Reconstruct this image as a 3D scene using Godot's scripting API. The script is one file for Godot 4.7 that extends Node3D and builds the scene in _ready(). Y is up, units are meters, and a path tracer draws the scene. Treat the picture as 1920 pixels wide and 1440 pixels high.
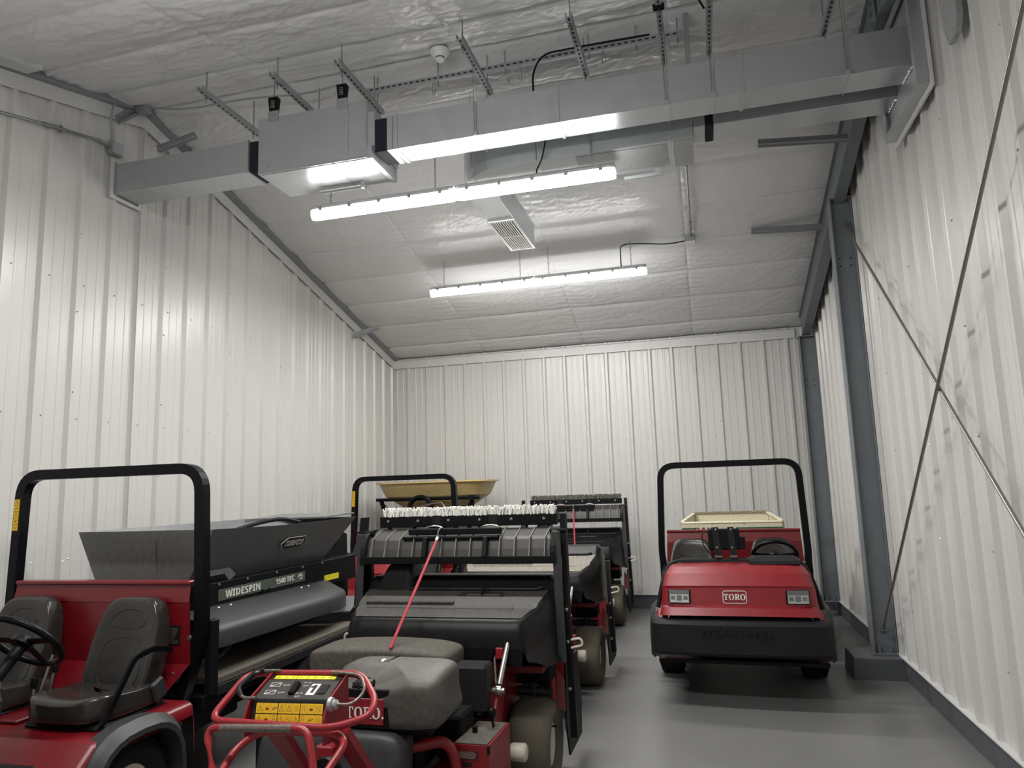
extends Node3D
# A machine shed: white ribbed-steel walls, vinyl-faced roof insulation, ducts and LED fixtures overhead,
# three utility carts and three walk-behind aerators parked on a grey epoxy floor.
# World: left wall x = 0, back wall z = 0, floor y = 0, metres; the camera stands near the front wall.

const SL := 0.255        # roof pitch
const RIDGE := 5.27      # z of the ridge
const HB := 3.541        # underside of the wall trim at the back wall
const XR := 6.06         # right wall
const ZF := 10.54        # front wall
const CURB := 0.175
const FT := 0.3048

var M := {}
var taken := {}

class MB:
	var v := PackedVector3Array()
	var n := PackedVector3Array()
	var t := PackedVector2Array()
	func tri(a: Vector3, b: Vector3, c: Vector3) -> void:
		var m := (b - a).cross(c - a).normalized()
		v.append(a); v.append(c); v.append(b)
		n.append(m); n.append(m); n.append(m)
		t.append(Vector2.ZERO); t.append(Vector2.ZERO); t.append(Vector2.ZERO)
	func trin(a: Vector3, b: Vector3, c: Vector3, na: Vector3, nb: Vector3, nc: Vector3) -> void:
		v.append(a); v.append(c); v.append(b)
		n.append(na); n.append(nc); n.append(nb)
		t.append(Vector2.ZERO); t.append(Vector2.ZERO); t.append(Vector2.ZERO)
	func quad(a: Vector3, b: Vector3, c: Vector3, d: Vector3) -> void:
		var m := (c - a).cross(d - b).normalized()
		v.append(a); v.append(c); v.append(b); v.append(a); v.append(d); v.append(c)
		for i in 6: n.append(m)
		t.append(Vector2(0, 1)); t.append(Vector2(1, 0)); t.append(Vector2(1, 1)); t.append(Vector2(0, 1)); t.append(Vector2(0, 0)); t.append(Vector2(1, 0))
	func qo(a: Vector3, b: Vector3, c: Vector3, d: Vector3, o: Vector3) -> void:
		if (c - a).cross(d - b).dot(o) >= 0: quad(a, b, c, d)
		else: quad(d, c, b, a)
	func to(a: Vector3, b: Vector3, c: Vector3, o: Vector3) -> void:
		if (b - a).cross(c - a).dot(o) >= 0: tri(a, b, c)
		else: tri(a, c, b)
	func qn(a: Vector3, b: Vector3, c: Vector3, d: Vector3, na: Vector3, nb: Vector3, nc: Vector3, nd: Vector3) -> void:
		if (c - a).cross(d - b).dot(na + nb + nc + nd) >= 0:
			trin(a, b, c, na, nb, nc); trin(a, c, d, na, nc, nd)
		else:
			trin(a, c, b, na, nc, nb); trin(a, d, c, na, nd, nc)
	# box with chamfered edges
	func box(c: Vector3, s: Vector3, bev := 0.0, bs := Basis.IDENTITY) -> MB:
		var h := s * 0.5
		var b := minf(bev, minf(h.x, minf(h.y, h.z)) * 0.9)
		var P := func(i: int, q: Vector3) -> Vector3:
			var r := Vector3(q.x * (h.x - b), q.y * (h.y - b), q.z * (h.z - b))
			r[i] = q[i] * h[i]
			return c + bs * r
		for i in 3:
			var j := (i + 1) % 3
			var k := (i + 2) % 3
			for s1 in [-1.0, 1.0]:
				var q := [Vector3.ZERO, Vector3.ZERO, Vector3.ZERO, Vector3.ZERO]
				var sg := [[-1, -1], [1, -1], [1, 1], [-1, 1]]
				for e in 4:
					var w := Vector3.ZERO
					w[i] = s1; w[j] = sg[e][0]; w[k] = sg[e][1]
					q[e] = P.call(i, w)
				var o := Vector3.ZERO
				o[i] = s1
				qo(q[0], q[1], q[2], q[3], bs * o)
				if b > 0:
					for s2 in [-1.0, 1.0]:   # edge between faces i and j
						var w1 := Vector3.ZERO
						w1[i] = s1; w1[j] = s2; w1[k] = -1
						var w2 := w1
						w2[k] = 1
						var o2 := Vector3.ZERO
						o2[i] = s1; o2[j] = s2
						qo(P.call(i, w1), P.call(i, w2), P.call(j, w2), P.call(j, w1), bs * o2)
		if b > 0:
			for x in [-1.0, 1.0]:
				for y in [-1.0, 1.0]:
					for z in [-1.0, 1.0]:
						var w3 := Vector3(x, y, z)
						to(P.call(0, w3), P.call(1, w3), P.call(2, w3), bs * w3)
		return self
	# box between two corners
	func bb(a: Vector3, b: Vector3, bev := 0.0) -> MB:
		return box((a + b) * 0.5, (b - a).abs(), bev)
	# bar of rectangular section between two points
	func bar(a: Vector3, b: Vector3, w: float, h: float, up := Vector3.UP, bev := 0.0) -> MB:
		var z := (b - a).normalized()
		var x := up.cross(z)
		if x.length() < 0.01: x = Vector3.RIGHT.cross(z)
		if x.length() < 0.01: x = Vector3.BACK.cross(z)
		x = x.normalized()
		return box((a + b) * 0.5, Vector3(w, h, (b - a).length()), bev, Basis(x, z.cross(x), z))
	func tube(p: Array, r: float, sides := 10, closed := false) -> MB:
		var m := p.size()
		var tan := []
		for i in m:
			var d: Vector3
			if closed: d = p[(i + 1) % m] - p[(i + m - 1) % m]
			elif i == 0: d = p[1] - p[0]
			elif i == m - 1: d = p[i] - p[i - 1]
			else: d = (p[i + 1] - p[i]).normalized() + (p[i] - p[i - 1]).normalized()
			tan.append(d.normalized())
		var nr: Vector3 = tan[0].cross(Vector3.UP)
		if nr.length() < 0.05: nr = tan[0].cross(Vector3.RIGHT)
		nr = nr.normalized()
		var rings := []
		var norms := []
		for i in m:
			nr = (nr - tan[i] * nr.dot(tan[i])).normalized()
			var bn: Vector3 = tan[i].cross(nr)
			var rg := []
			var ng := []
			for k in sides:
				var a := TAU * k / sides
				var d := nr * cos(a) + bn * sin(a)
				rg.append(p[i] + d * r); ng.append(d)
			rings.append(rg); norms.append(ng)
		for i in (m if closed else m - 1):
			var i2 := (i + 1) % m
			for k in sides:
				var k2 := (k + 1) % sides
				qn(rings[i][k], rings[i][k2], rings[i2][k2], rings[i2][k], norms[i][k], norms[i][k2], norms[i2][k2], norms[i2][k])
		if not closed:
			for k in sides:
				var k2 := (k + 1) % sides
				to(p[0], rings[0][k], rings[0][k2], -tan[0])
				to(p[m - 1], rings[m - 1][k], rings[m - 1][k2], tan[m - 1])
		return self
	# rectangular section swept along a path that lies in the plane with normal pn
	func rect_sweep(p: Array, a: float, c: float, pn: Vector3, closed := false) -> MB:
		var m := p.size()
		var rings := []
		for i in m:
			var d: Vector3
			if closed: d = (p[(i + 1) % m] - p[i]).normalized() + (p[i] - p[(i + m - 1) % m]).normalized()
			elif i == 0: d = p[1] - p[0]
			elif i == m - 1: d = p[i] - p[i - 1]
			else: d = (p[i + 1] - p[i]).normalized() + (p[i] - p[i - 1]).normalized()
			var s := d.normalized().cross(pn).normalized()
			rings.append([p[i] + s * a + pn * c, p[i] - s * a + pn * c, p[i] - s * a - pn * c, p[i] + s * a - pn * c])
		for i in (m if closed else m - 1):
			var i2 := (i + 1) % m
			var mid: Vector3 = (p[i] + p[i2]) * 0.5
			for k in 4:
				var k2 := (k + 1) % 4
				var fc: Vector3 = (rings[i][k] + rings[i][k2] + rings[i2][k] + rings[i2][k2]) * 0.25
				qo(rings[i][k], rings[i][k2], rings[i2][k2], rings[i2][k], fc - mid)
		if not closed:
			qo(rings[0][0], rings[0][1], rings[0][2], rings[0][3], p[0] - p[1])
			qo(rings[m - 1][0], rings[m - 1][1], rings[m - 1][2], rings[m - 1][3], p[m - 1] - p[m - 2])
		return self
	# turned shape: profile of (radius, height) going up the outside, about local y
	func lathe(pr: Array, xf := Transform3D.IDENTITY, seg := 24, a0 := 0.0, a1 := TAU) -> MB:
		var m := pr.size()
		var sn := []
		for i in m - 1:
			var d: Vector2 = pr[i + 1] - pr[i]
			sn.append(Vector2(d.y, -d.x).normalized())
		for i in m - 1:
			var nA: Vector2 = sn[i]
			var nB: Vector2 = sn[i]
			if i > 0 and sn[i - 1].dot(sn[i]) > 0.6: nA = (sn[i - 1] + sn[i]).normalized()
			if i < m - 2 and sn[i + 1].dot(sn[i]) > 0.6: nB = (sn[i + 1] + sn[i]).normalized()
			for k in seg:
				var a := lerpf(a0, a1, float(k) / seg)
				var b := lerpf(a0, a1, float(k + 1) / seg)
				var da := Vector3(cos(a), 0, sin(a))
				var db := Vector3(cos(b), 0, sin(b))
				var q0: Vector3 = xf * (da * pr[i].x + Vector3.UP * pr[i].y)
				var q1: Vector3 = xf * (db * pr[i].x + Vector3.UP * pr[i].y)
				var q2: Vector3 = xf * (db * pr[i + 1].x + Vector3.UP * pr[i + 1].y)
				var q3: Vector3 = xf * (da * pr[i + 1].x + Vector3.UP * pr[i + 1].y)
				var bs := xf.basis
				var m0 := (bs * (da * nA.x + Vector3.UP * nA.y)).normalized()
				var m1 := (bs * (db * nA.x + Vector3.UP * nA.y)).normalized()
				var m2 := (bs * (db * nB.x + Vector3.UP * nB.y)).normalized()
				var m3 := (bs * (da * nB.x + Vector3.UP * nB.y)).normalized()
				if pr[i].x < 1e-5: 
					if (q2 - q0).cross(q3 - q0).dot(m2) >= 0: trin(q0, q2, q3, m0, m2, m3)
					else: trin(q0, q3, q2, m0, m3, m2)
				elif pr[i + 1].x < 1e-5:
					if (q1 - q0).cross(q2 - q0).dot(m0) >= 0: trin(q0, q1, q2, m0, m1, m2)
					else: trin(q0, q2, q1, m0, m2, m1)
				else: qn(q0, q1, q2, q3, m0, m1, m2, m3)
		return self
	# polygon in the xy plane of xf, thick from z0 to z1
	func prism(poly: Array, z0: float, z1: float, xf := Transform3D.IDENTITY) -> MB:
		var pp := PackedVector2Array(poly)
		if Geometry2D.is_polygon_clockwise(pp): pp.reverse()
		var ix := Geometry2D.triangulate_polygon(pp)
		var zn := xf.basis.z * signf(z1 - z0)
		for i in range(0, ix.size(), 3):
			to(xf * Vector3(pp[ix[i]].x, pp[ix[i]].y, z1), xf * Vector3(pp[ix[i + 1]].x, pp[ix[i + 1]].y, z1), xf * Vector3(pp[ix[i + 2]].x, pp[ix[i + 2]].y, z1), zn)
			to(xf * Vector3(pp[ix[i]].x, pp[ix[i]].y, z0), xf * Vector3(pp[ix[i + 1]].x, pp[ix[i + 1]].y, z0), xf * Vector3(pp[ix[i + 2]].x, pp[ix[i + 2]].y, z0), -zn)
		for i in pp.size():
			var a := pp[i]
			var b := pp[(i + 1) % pp.size()]
			var o := xf.basis * Vector3(b.y - a.y, a.x - b.x, 0)
			qo(xf * Vector3(a.x, a.y, z0), xf * Vector3(b.x, b.y, z0), xf * Vector3(b.x, b.y, z1), xf * Vector3(a.x, a.y, z1), o)
		return self
	# closed rings joined one to the next, flat faces, capped
	func loft(rings: Array, caps := true) -> MB:
		for i in rings.size() - 1:
			var ca := Vector3.ZERO
			for q in rings[i]: ca += q / rings[i].size()
			for q in rings[i + 1]: ca += q / rings[i].size()
			ca *= 0.5
			var m: int = rings[i].size()
			for k in m:
				var k2 := (k + 1) % m
				var fc: Vector3 = (rings[i][k] + rings[i][k2] + rings[i + 1][k] + rings[i + 1][k2]) * 0.25
				qo(rings[i][k], rings[i][k2], rings[i + 1][k2], rings[i + 1][k], fc - ca)
		if caps:
			for e in [0, rings.size() - 1]:
				var rg: Array = rings[e]
				var c := Vector3.ZERO
				for q in rg: c += q / rg.size()
				var inside: Vector3 = rings[1][0] if e == 0 else rings[e - 1][0]
				for k in rg.size(): to(c, rg[k], rg[(k + 1) % rg.size()], rg[0] - inside)
		return self
	# smooth sheet from a function of (u, v), 0..1 each
	func grid(nu: int, nv: int, f: Callable, flip := false) -> MB:
		var P := []
		for i in nu + 1:
			var row := PackedVector3Array()
			for j in nv + 1: row.append(f.call(float(i) / nu, float(j) / nv))
			P.append(row)
		var N := []
		for i in nu + 1:
			var row := PackedVector3Array()
			for j in nv + 1:
				var du: Vector3 = P[mini(i + 1, nu)][j] - P[maxi(i - 1, 0)][j]
				var dv: Vector3 = P[i][mini(j + 1, nv)] - P[i][maxi(j - 1, 0)]
				var c := du.cross(dv).normalized()
				row.append(-c if flip else c)
			N.append(row)
		for i in nu:
			for j in nv:
				qn(P[i][j], P[i + 1][j], P[i + 1][j + 1], P[i][j + 1], N[i][j], N[i + 1][j], N[i + 1][j + 1], N[i][j + 1])
		return self
	# rounded body (superellipsoid) of half sizes s, bent by f (local point -> point)
	func body(s: Vector3, e1: float, e2: float, f: Callable, nu := 20, nv := 32) -> MB:
		var pw := func(a: float, e: float) -> float: return signf(a) * pow(absf(a), e)
		var P := []
		for i in nu + 1:
			var la := -PI / 2 + PI * i / nu
			var row := []
			for j in nv:
				var lo := TAU * j / nv
				var cl: float = pw.call(cos(la), e1)
				row.append(f.call(Vector3(s.x * cl * pw.call(cos(lo), e2), s.y * pw.call(sin(la), e1), s.z * cl * pw.call(sin(lo), e2))))
			P.append(row)
		var C := Vector3.ZERO
		for i in nu + 1:
			for j in nv: C += P[i][j]
		C /= (nu + 1) * nv
		var N := []
		for i in nu + 1:
			var row := []
			for j in nv:
				var ii := clampi(i, 1, nu - 1)
				var du: Vector3 = P[ii + 1][j] - P[ii - 1][j]
				var dv: Vector3 = P[ii][(j + 1) % nv] - P[ii][(j + nv - 1) % nv]
				var c := du.cross(dv)
				if c.length() < 1e-12: c = P[i][j] - C
				row.append(-c.normalized())
			N.append(row)
		for e in [[0, 1], [nu, nu - 1]]:
			var s_ := Vector3.ZERO
			for j in nv: s_ += N[e[1]][j]
			for j in nv: N[e[0]][j] = s_.normalized()
		if N[nu / 2][0].dot(P[nu / 2][0] - C) < 0:
			for i in nu + 1:
				for j in nv: N[i][j] = -N[i][j]
		for i in nu:
			for j in nv:
				var j2 := (j + 1) % nv
				if i == 0: 
					if (P[1][j2] - P[0][j]).cross(P[1][j] - P[0][j]).dot(N[1][j]) >= 0: trin(P[0][j], P[1][j2], P[1][j], N[0][j], N[1][j2], N[1][j])
					else: trin(P[0][j], P[1][j], P[1][j2], N[0][j], N[1][j], N[1][j2])
				elif i == nu - 1:
					if (P[i][j2] - P[nu][j]).cross(P[i][j] - P[nu][j]).dot(N[i][j]) >= 0: trin(P[nu][j], P[i][j2], P[i][j], N[nu][j], N[i][j2], N[i][j])
					else: trin(P[nu][j], P[i][j], P[i][j2], N[nu][j], N[i][j], N[i][j2])
				else: qn(P[i][j], P[i][j2], P[i + 1][j2], P[i + 1][j], N[i][j], N[i][j2], N[i + 1][j2], N[i + 1][j])
		return self
	# rows of points joined row to row; smooth along a row, creased between rows
	func strip(rows: Array, hint: Vector3, smooth_rows := false) -> MB:
		var QN := []
		for i in rows.size() - 1:
			var l := []
			for j in rows[i].size() - 1:
				var c: Vector3 = (rows[i + 1][j + 1] - rows[i][j]).cross(rows[i + 1][j] - rows[i][j + 1])
				l.append(c.normalized())
			QN.append(l)
		var sgn := 0.0
		for l in QN:
			for c in l: sgn += c.dot(hint)
		if sgn < 0:
			for l in QN:
				for j in l.size(): l[j] = -l[j]
		var pick := func(base: Vector3, i: int, j: int) -> Vector3:
			if i < 0 or j < 0 or i >= QN.size() or j >= QN[i].size(): return Vector3.ZERO
			return QN[i][j] if QN[i][j].dot(base) > 0.55 else Vector3.ZERO
		for i in QN.size():
			for j in QN[i].size():
				var b: Vector3 = QN[i][j]
				if b.length() < 0.5: continue
				var nn := []
				for e in [[0, 0], [0, 1], [1, 1], [1, 0]]:
					var w: Vector3 = b + pick.call(b, i, j + e[1] * 2 - 1)
					if smooth_rows:
						w += pick.call(b, i + e[0] * 2 - 1, j) + pick.call(b, i + e[0] * 2 - 1, j + e[1] * 2 - 1)
					nn.append(w.normalized())
				qn(rows[i][j], rows[i][j + 1], rows[i + 1][j + 1], rows[i + 1][j], nn[0], nn[1], nn[2], nn[3])
		return self
	# flat plate from four corners, t thick along its normal
	func slab(a: Vector3, b: Vector3, c: Vector3, d: Vector3, th: float) -> MB:
		var m := (c - a).cross(d - b).normalized() * th
		return loft([[a, b, c, d], [a + m, b + m, c + m, d + m]])
	func mesh(m: Material) -> ArrayMesh:
		var ar := []
		ar.resize(Mesh.ARRAY_MAX)
		ar[Mesh.ARRAY_VERTEX] = v; ar[Mesh.ARRAY_NORMAL] = n; ar[Mesh.ARRAY_TEX_UV] = t
		var am := ArrayMesh.new()
		am.add_surface_from_arrays(Mesh.PRIMITIVE_TRIANGLES, ar)
		am.surface_set_material(0, m)
		return am

# ---------------------------------------------------------------- small helpers
func mb() -> MB: return MB.new()

func numbered(called: String) -> String:
	var k: int = taken.get(called, 0)
	taken[called] = k + 1
	return called if k == 0 else "%s_%03d" % [called, k]

func part(parent: Node, called: String, g: MB, m: Material, label := "") -> MeshInstance3D:
	var o := MeshInstance3D.new()
	o.mesh = g.mesh(m)
	o.name = called
	parent.add_child(o, true)
	if label: o.set_meta("label", label)
	return o

func part_mesh(parent: Node, called: String, me: Mesh, xf := Transform3D.IDENTITY) -> MeshInstance3D:
	var o := MeshInstance3D.new()
	o.mesh = me
	o.name = called
	o.transform = xf
	parent.add_child(o, true)
	return o

func thing(called: String, label: String, category: String, at := Vector3.ZERO, group := "") -> Node3D:
	var o := Node3D.new()
	o.name = numbered(called)
	add_child(o)
	o.position = at
	o.set_meta("label", label); o.set_meta("category", category)
	if group: o.set_meta("group", group)
	return o

func copy(src: Node3D, at: Vector3, label: String) -> Node3D:
	var c: Node3D = src.duplicate()
	c.name = numbered(String(src.name).trim_suffix("_000"))
	add_child(c)
	c.position = at
	c.set_meta("label", label)
	return c

func struct(called: String) -> Node3D:
	var o := Node3D.new()
	o.name = called
	add_child(o)
	o.set_meta("kind", "structure")
	return o

# polyline with rounded corners
func fillet(p: Array, r: float, k := 6, closed := false) -> Array:
	var out := []
	var m := p.size()
	for i in m:
		if not closed and (i == 0 or i == m - 1):
			out.append(p[i]); continue
		var a: Vector3 = p[(i + m - 1) % m]
		var b: Vector3 = p[i]
		var c: Vector3 = p[(i + 1) % m]
		var d := minf(r, minf((a - b).length(), (c - b).length()) * 0.48)
		var s := b + (a - b).normalized() * d
		var e := b + (c - b).normalized() * d
		for j in k + 1:
			var u := float(j) / k
			out.append(s.lerp(b, u).lerp(b.lerp(e, u), u))
	return out

func lettering(parent: Node, text: String, h: float, xf: Transform3D, m: Material, face := "Droid Sans", bold := true, depth := 0.003, squeeze := 1.0) -> MeshInstance3D:
	var f := SystemFont.new()
	f.font_names = PackedStringArray([face])
	f.font_weight = 700 if bold else 400
	var tm := TextMesh.new()
	tm.text = text
	tm.font = f
	tm.font_size = 64
	tm.pixel_size = h / 64.0 / 0.72
	tm.depth = depth
	tm.curve_step = 2.0
	tm.material = m
	var x2 := xf
	x2.basis = x2.basis * Basis.from_scale(Vector3(squeeze, 1, 1))
	return part_mesh(parent, "lettering", tm, x2)

# ---------------------------------------------------------------- materials
func noise_tex(freq: float, c0: Color, c1: Color, seed_ := 1, size := 256, oct := 4, as_n := false, kind := FastNoiseLite.TYPE_SIMPLEX_SMOOTH) -> NoiseTexture2D:
	var nz := FastNoiseLite.new()
	nz.seed = seed_
	nz.noise_type = kind
	nz.frequency = freq
	nz.fractal_octaves = oct
	var tx := NoiseTexture2D.new()
	tx.width = size; tx.height = size
	tx.seamless = true
	tx.noise = nz
	if as_n:
		tx.as_normal_map = true
		tx.bump_strength = 6.0
	else:
		var g := Gradient.new()
		g.offsets = PackedFloat32Array([0.25, 0.75])
		g.colors = PackedColorArray([c0, c1])
		tx.color_ramp = g
	return tx

func mat(r: float, g: float, b: float, rough: float, metal := 0.0) -> StandardMaterial3D:
	var m := StandardMaterial3D.new()
	m.albedo_color = Color(r / 255.0, g / 255.0, b / 255.0)
	m.roughness = rough
	m.metallic = metal
	return m

# colour mottled between two tones by a triplanar noise (object space)
func mottled(c0: Color, c1: Color, rough: float, metal: float, scale: float, freq := 0.02, seed_ := 1, rough_var := 0.0) -> StandardMaterial3D:
	var m := StandardMaterial3D.new()
	m.albedo_color = Color.WHITE
	m.albedo_texture = noise_tex(freq, c0, c1, seed_)
	m.uv1_triplanar = true
	m.uv1_scale = Vector3.ONE * scale
	m.roughness = rough
	m.metallic = metal
	if rough_var > 0:
		m.roughness = 1.0
		m.roughness_texture = noise_tex(freq * 0.7, Color(rough - rough_var, rough - rough_var, rough - rough_var), Color(rough + rough_var, rough + rough_var, rough + rough_var), seed_ + 7)
	return m

func c8(r: float, g: float, b: float) -> Color: return Color(r / 255.0, g / 255.0, b / 255.0)

func make_materials() -> void:
	M.wall = mat(204, 203, 200, 0.3)
	M.wall.metallic_specular = 0.5
	M.trim = mat(206, 206, 205, 0.38)
	M.vinyl = mat(210, 211, 212, 0.3)
	M.vinyl.uv1_triplanar = true
	M.vinyl.uv1_scale = Vector3.ONE * 0.8
	M.vinyl.normal_enabled = true
	M.vinyl.normal_texture = noise_tex(0.02, Color.BLACK, Color.WHITE, 9, 512, 5, true)
	M.vinyl.normal_scale = 0.3
	M.primer = mottled(c8(110, 116, 122), c8(115, 121, 126), 0.5, 0.0, 0.6, 0.02, 4)
	M.primer_light = mat(138, 142, 144, 0.5)
	M.floor = mottled(c8(112, 112, 112), c8(116, 116, 115), 0.36, 0.0, 0.35, 0.012, 5, 0.04)
	M.curb = mottled(c8(78, 81, 85), c8(86, 89, 92), 0.45, 0.0, 0.8, 0.02, 6)
	M.galv = mottled(c8(184, 189, 191), c8(187, 192, 194), 0.33, 0.55, 0.7, 0.03, 7, 0.05)
	M.galv_dull = mottled(c8(160, 164, 165), c8(172, 175, 175), 0.5, 0.5, 2.0, 0.05, 8)
	M.strut = mat(164, 168, 170, 0.5, 0.3)
	M.neoprene = mat(34, 38, 46, 0.7)
	M.black = mat(17, 18, 20, 0.45)
	M.black_gloss = mat(14, 15, 18, 0.28)
	M.cable = mat(26, 27, 30, 0.5)
	M.conduit = mat(150, 152, 152, 0.35, 0.8)
	M.zinc = mat(170, 170, 166, 0.3, 0.9)
	M.rod = mat(140, 137, 130, 0.38, 0.7)
	M.plastic_white = mat(224, 224, 220, 0.45)
	M.fixture = mat(190, 192, 194, 0.5)
	M.lens = mat(255, 255, 250, 0.4)
	M.lens.emission_enabled = true
	M.lens.emission = Color(1.0, 0.992, 0.978)
	M.lens.emission_energy_multiplier = 42.0
	M.clear = mat(235, 240, 242, 0.08)
	M.clear.transparency = BaseMaterial3D.TRANSPARENCY_ALPHA
	M.clear.albedo_color.a = 0.35
	M.red = mottled(c8(108, 12, 22), c8(114, 14, 25), 0.34, 0.0, 1.0, 0.02, 11)
	M.red.clearcoat_enabled = true
	M.red.clearcoat = 0.35
	M.red.clearcoat_roughness = 0.25
	M.red_hood = mottled(c8(126, 22, 31), c8(134, 27, 36), 0.42, 0.0, 1.2, 0.02, 12)
	M.red_pipe = mottled(c8(138, 26, 35), c8(148, 34, 42), 0.35, 0.0, 3.0, 0.03, 13)
	M.pipe_worn = mottled(c8(104, 94, 88), c8(140, 128, 120), 0.35, 0.6, 6.0, 0.05, 14)
	M.seat = mottled(c8(46, 44, 42), c8(51, 49, 46), 0.21, 0.0, 1.5, 0.03, 15)
	M.seat_seam = mat(34, 33, 31, 0.4)
	M.foam = mat(178, 150, 70, 0.9)
	M.tyre = mottled(c8(78, 73, 62), c8(98, 92, 78), 0.85, 0.0, 6.0, 0.06, 16)
	M.tyre_black = mottled(c8(28, 28, 28), c8(36, 35, 34), 0.8, 0.0, 5.0, 0.06, 17)
	M.rim = mat(206, 200, 184, 0.4)
	M.moulded = mottled(c8(20, 20, 21), c8(26, 26, 26), 0.38, 0.0, 2.5, 0.03, 18)
	M.dusty = mottled(c8(68, 65, 58), c8(86, 81, 72), 0.7, 0.0, 3.0, 0.035, 19)
	M.dusty_pale = mottled(c8(104, 99, 90), c8(128, 122, 111), 0.65, 0.0, 3.0, 0.035, 20)
	M.tank = mottled(c8(70, 68, 64), c8(82, 79, 73), 0.55, 0.0, 3.0, 0.035, 21)
	M.bumper = mottled(c8(33, 34, 36), c8(38, 38, 39), 0.55, 0.0, 2.5, 0.03, 22)
	M.hopper_steel = mottled(c8(118, 120, 121), c8(128, 129, 128), 0.42, 0.3, 2.2, 0.03, 23)
	M.hopper_shaded = mottled(c8(110, 113, 115), c8(120, 122, 122), 0.42, 0.3, 2.2, 0.03, 24)  # same sheet steel as the front; the shade is put into a darker tone
	M.step = mottled(c8(52, 54, 56), c8(62, 62, 63), 0.5, 0.25, 3.0, 0.04, 25)
	M.deck = mottled(c8(74, 69, 61), c8(100, 94, 84), 0.85, 0.0, 4.0, 0.06, 26)
	M.tan = mottled(c8(196, 172, 116), c8(203, 181, 126), 0.5, 0.0, 1.5, 0.02, 27)
	M.cream = mottled(c8(214, 206, 178), c8(226, 220, 196), 0.5, 0.0, 3.0, 0.05, 28)
	M.rust = mottled(c8(96, 78, 58), c8(190, 180, 156), 0.8, 0.0, 6.0, 0.05, 29)
	M.green = mat(36, 96, 70, 0.5)
	M.yellow = mat(232, 186, 30, 0.5)
	M.yellow_bright = mat(222, 214, 44, 0.5)
	M.white = mat(225, 222, 214, 0.5)
	M.bristle = mat(242, 241, 236, 0.8)
	M.guard = mat(60, 58, 54, 0.45)
	M.rib = mat(118, 116, 112, 0.5)
	M.dust_thin = mottled(c8(42, 41, 38), c8(60, 57, 51), 0.6, 0.0, 3.0, 0.035, 31)
	M.bristle_grey = mat(104, 102, 94, 0.8)
	M.strap = mat(160, 30, 48, 0.6)
	M.plate_badge = mat(98, 110, 100, 0.35, 0.4)
	M.ink = mat(20, 20, 20, 0.6)
	M.dark_red = mat(92, 10, 18, 0.4)
	M.reflector = mat(200, 202, 205, 0.12, 0.95)
	M.glass = mat(210, 214, 216, 0.05)
	M.glass.transparency = BaseMaterial3D.TRANSPARENCY_ALPHA
	M.glass.albedo_color.a = 0.08
	M.orange = mat(104, 46, 40, 0.6)
	for k in ["black", "black_gloss", "moulded", "neoprene", "bumper", "tyre_black", "cable"]: M[k].metallic_specular = 0.28

# ---------------------------------------------------------------- the scene
func _ready() -> void:
	var cam := Camera3D.new()
	cam.name = "camera"
	cam.fov = 56.2775
	cam.near = 0.05
	cam.far = 60.0
	cam.transform = Transform3D(Basis(Vector3(0.96529058, -0.03194109, -0.25921781), Vector3(0.06796306, 0.98902135, 0.13121662), Vector3(0.25218074, -0.1442794, 0.9568638)), Vector3(4.5815, 1.6563, 10.1649))
	add_child(cam)
	cam.current = true
	var we := WorldEnvironment.new()
	we.name = "surroundings"
	var e := Environment.new()
	e.background_mode = Environment.BG_COLOR
	e.background_color = Color(0.02, 0.02, 0.022)
	e.tonemap_mode = Environment.TONE_MAPPER_LINEAR
	e.tonemap_exposure = 1.05
	e.sdfgi_enabled = true
	e.ssao_enabled = true
	e.ssil_enabled = true
	we.environment = e
	add_child(we)
	make_materials()
	build_lights()
	build_shell()
	build_steel()
	build_ducts()
	build_services()
	build_vehicles()

func roof(z: float) -> float:       # underside of the roof insulation
	return HB + 0.17 + SL * (z if z < RIDGE else 2.0 * RIDGE - z)

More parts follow.
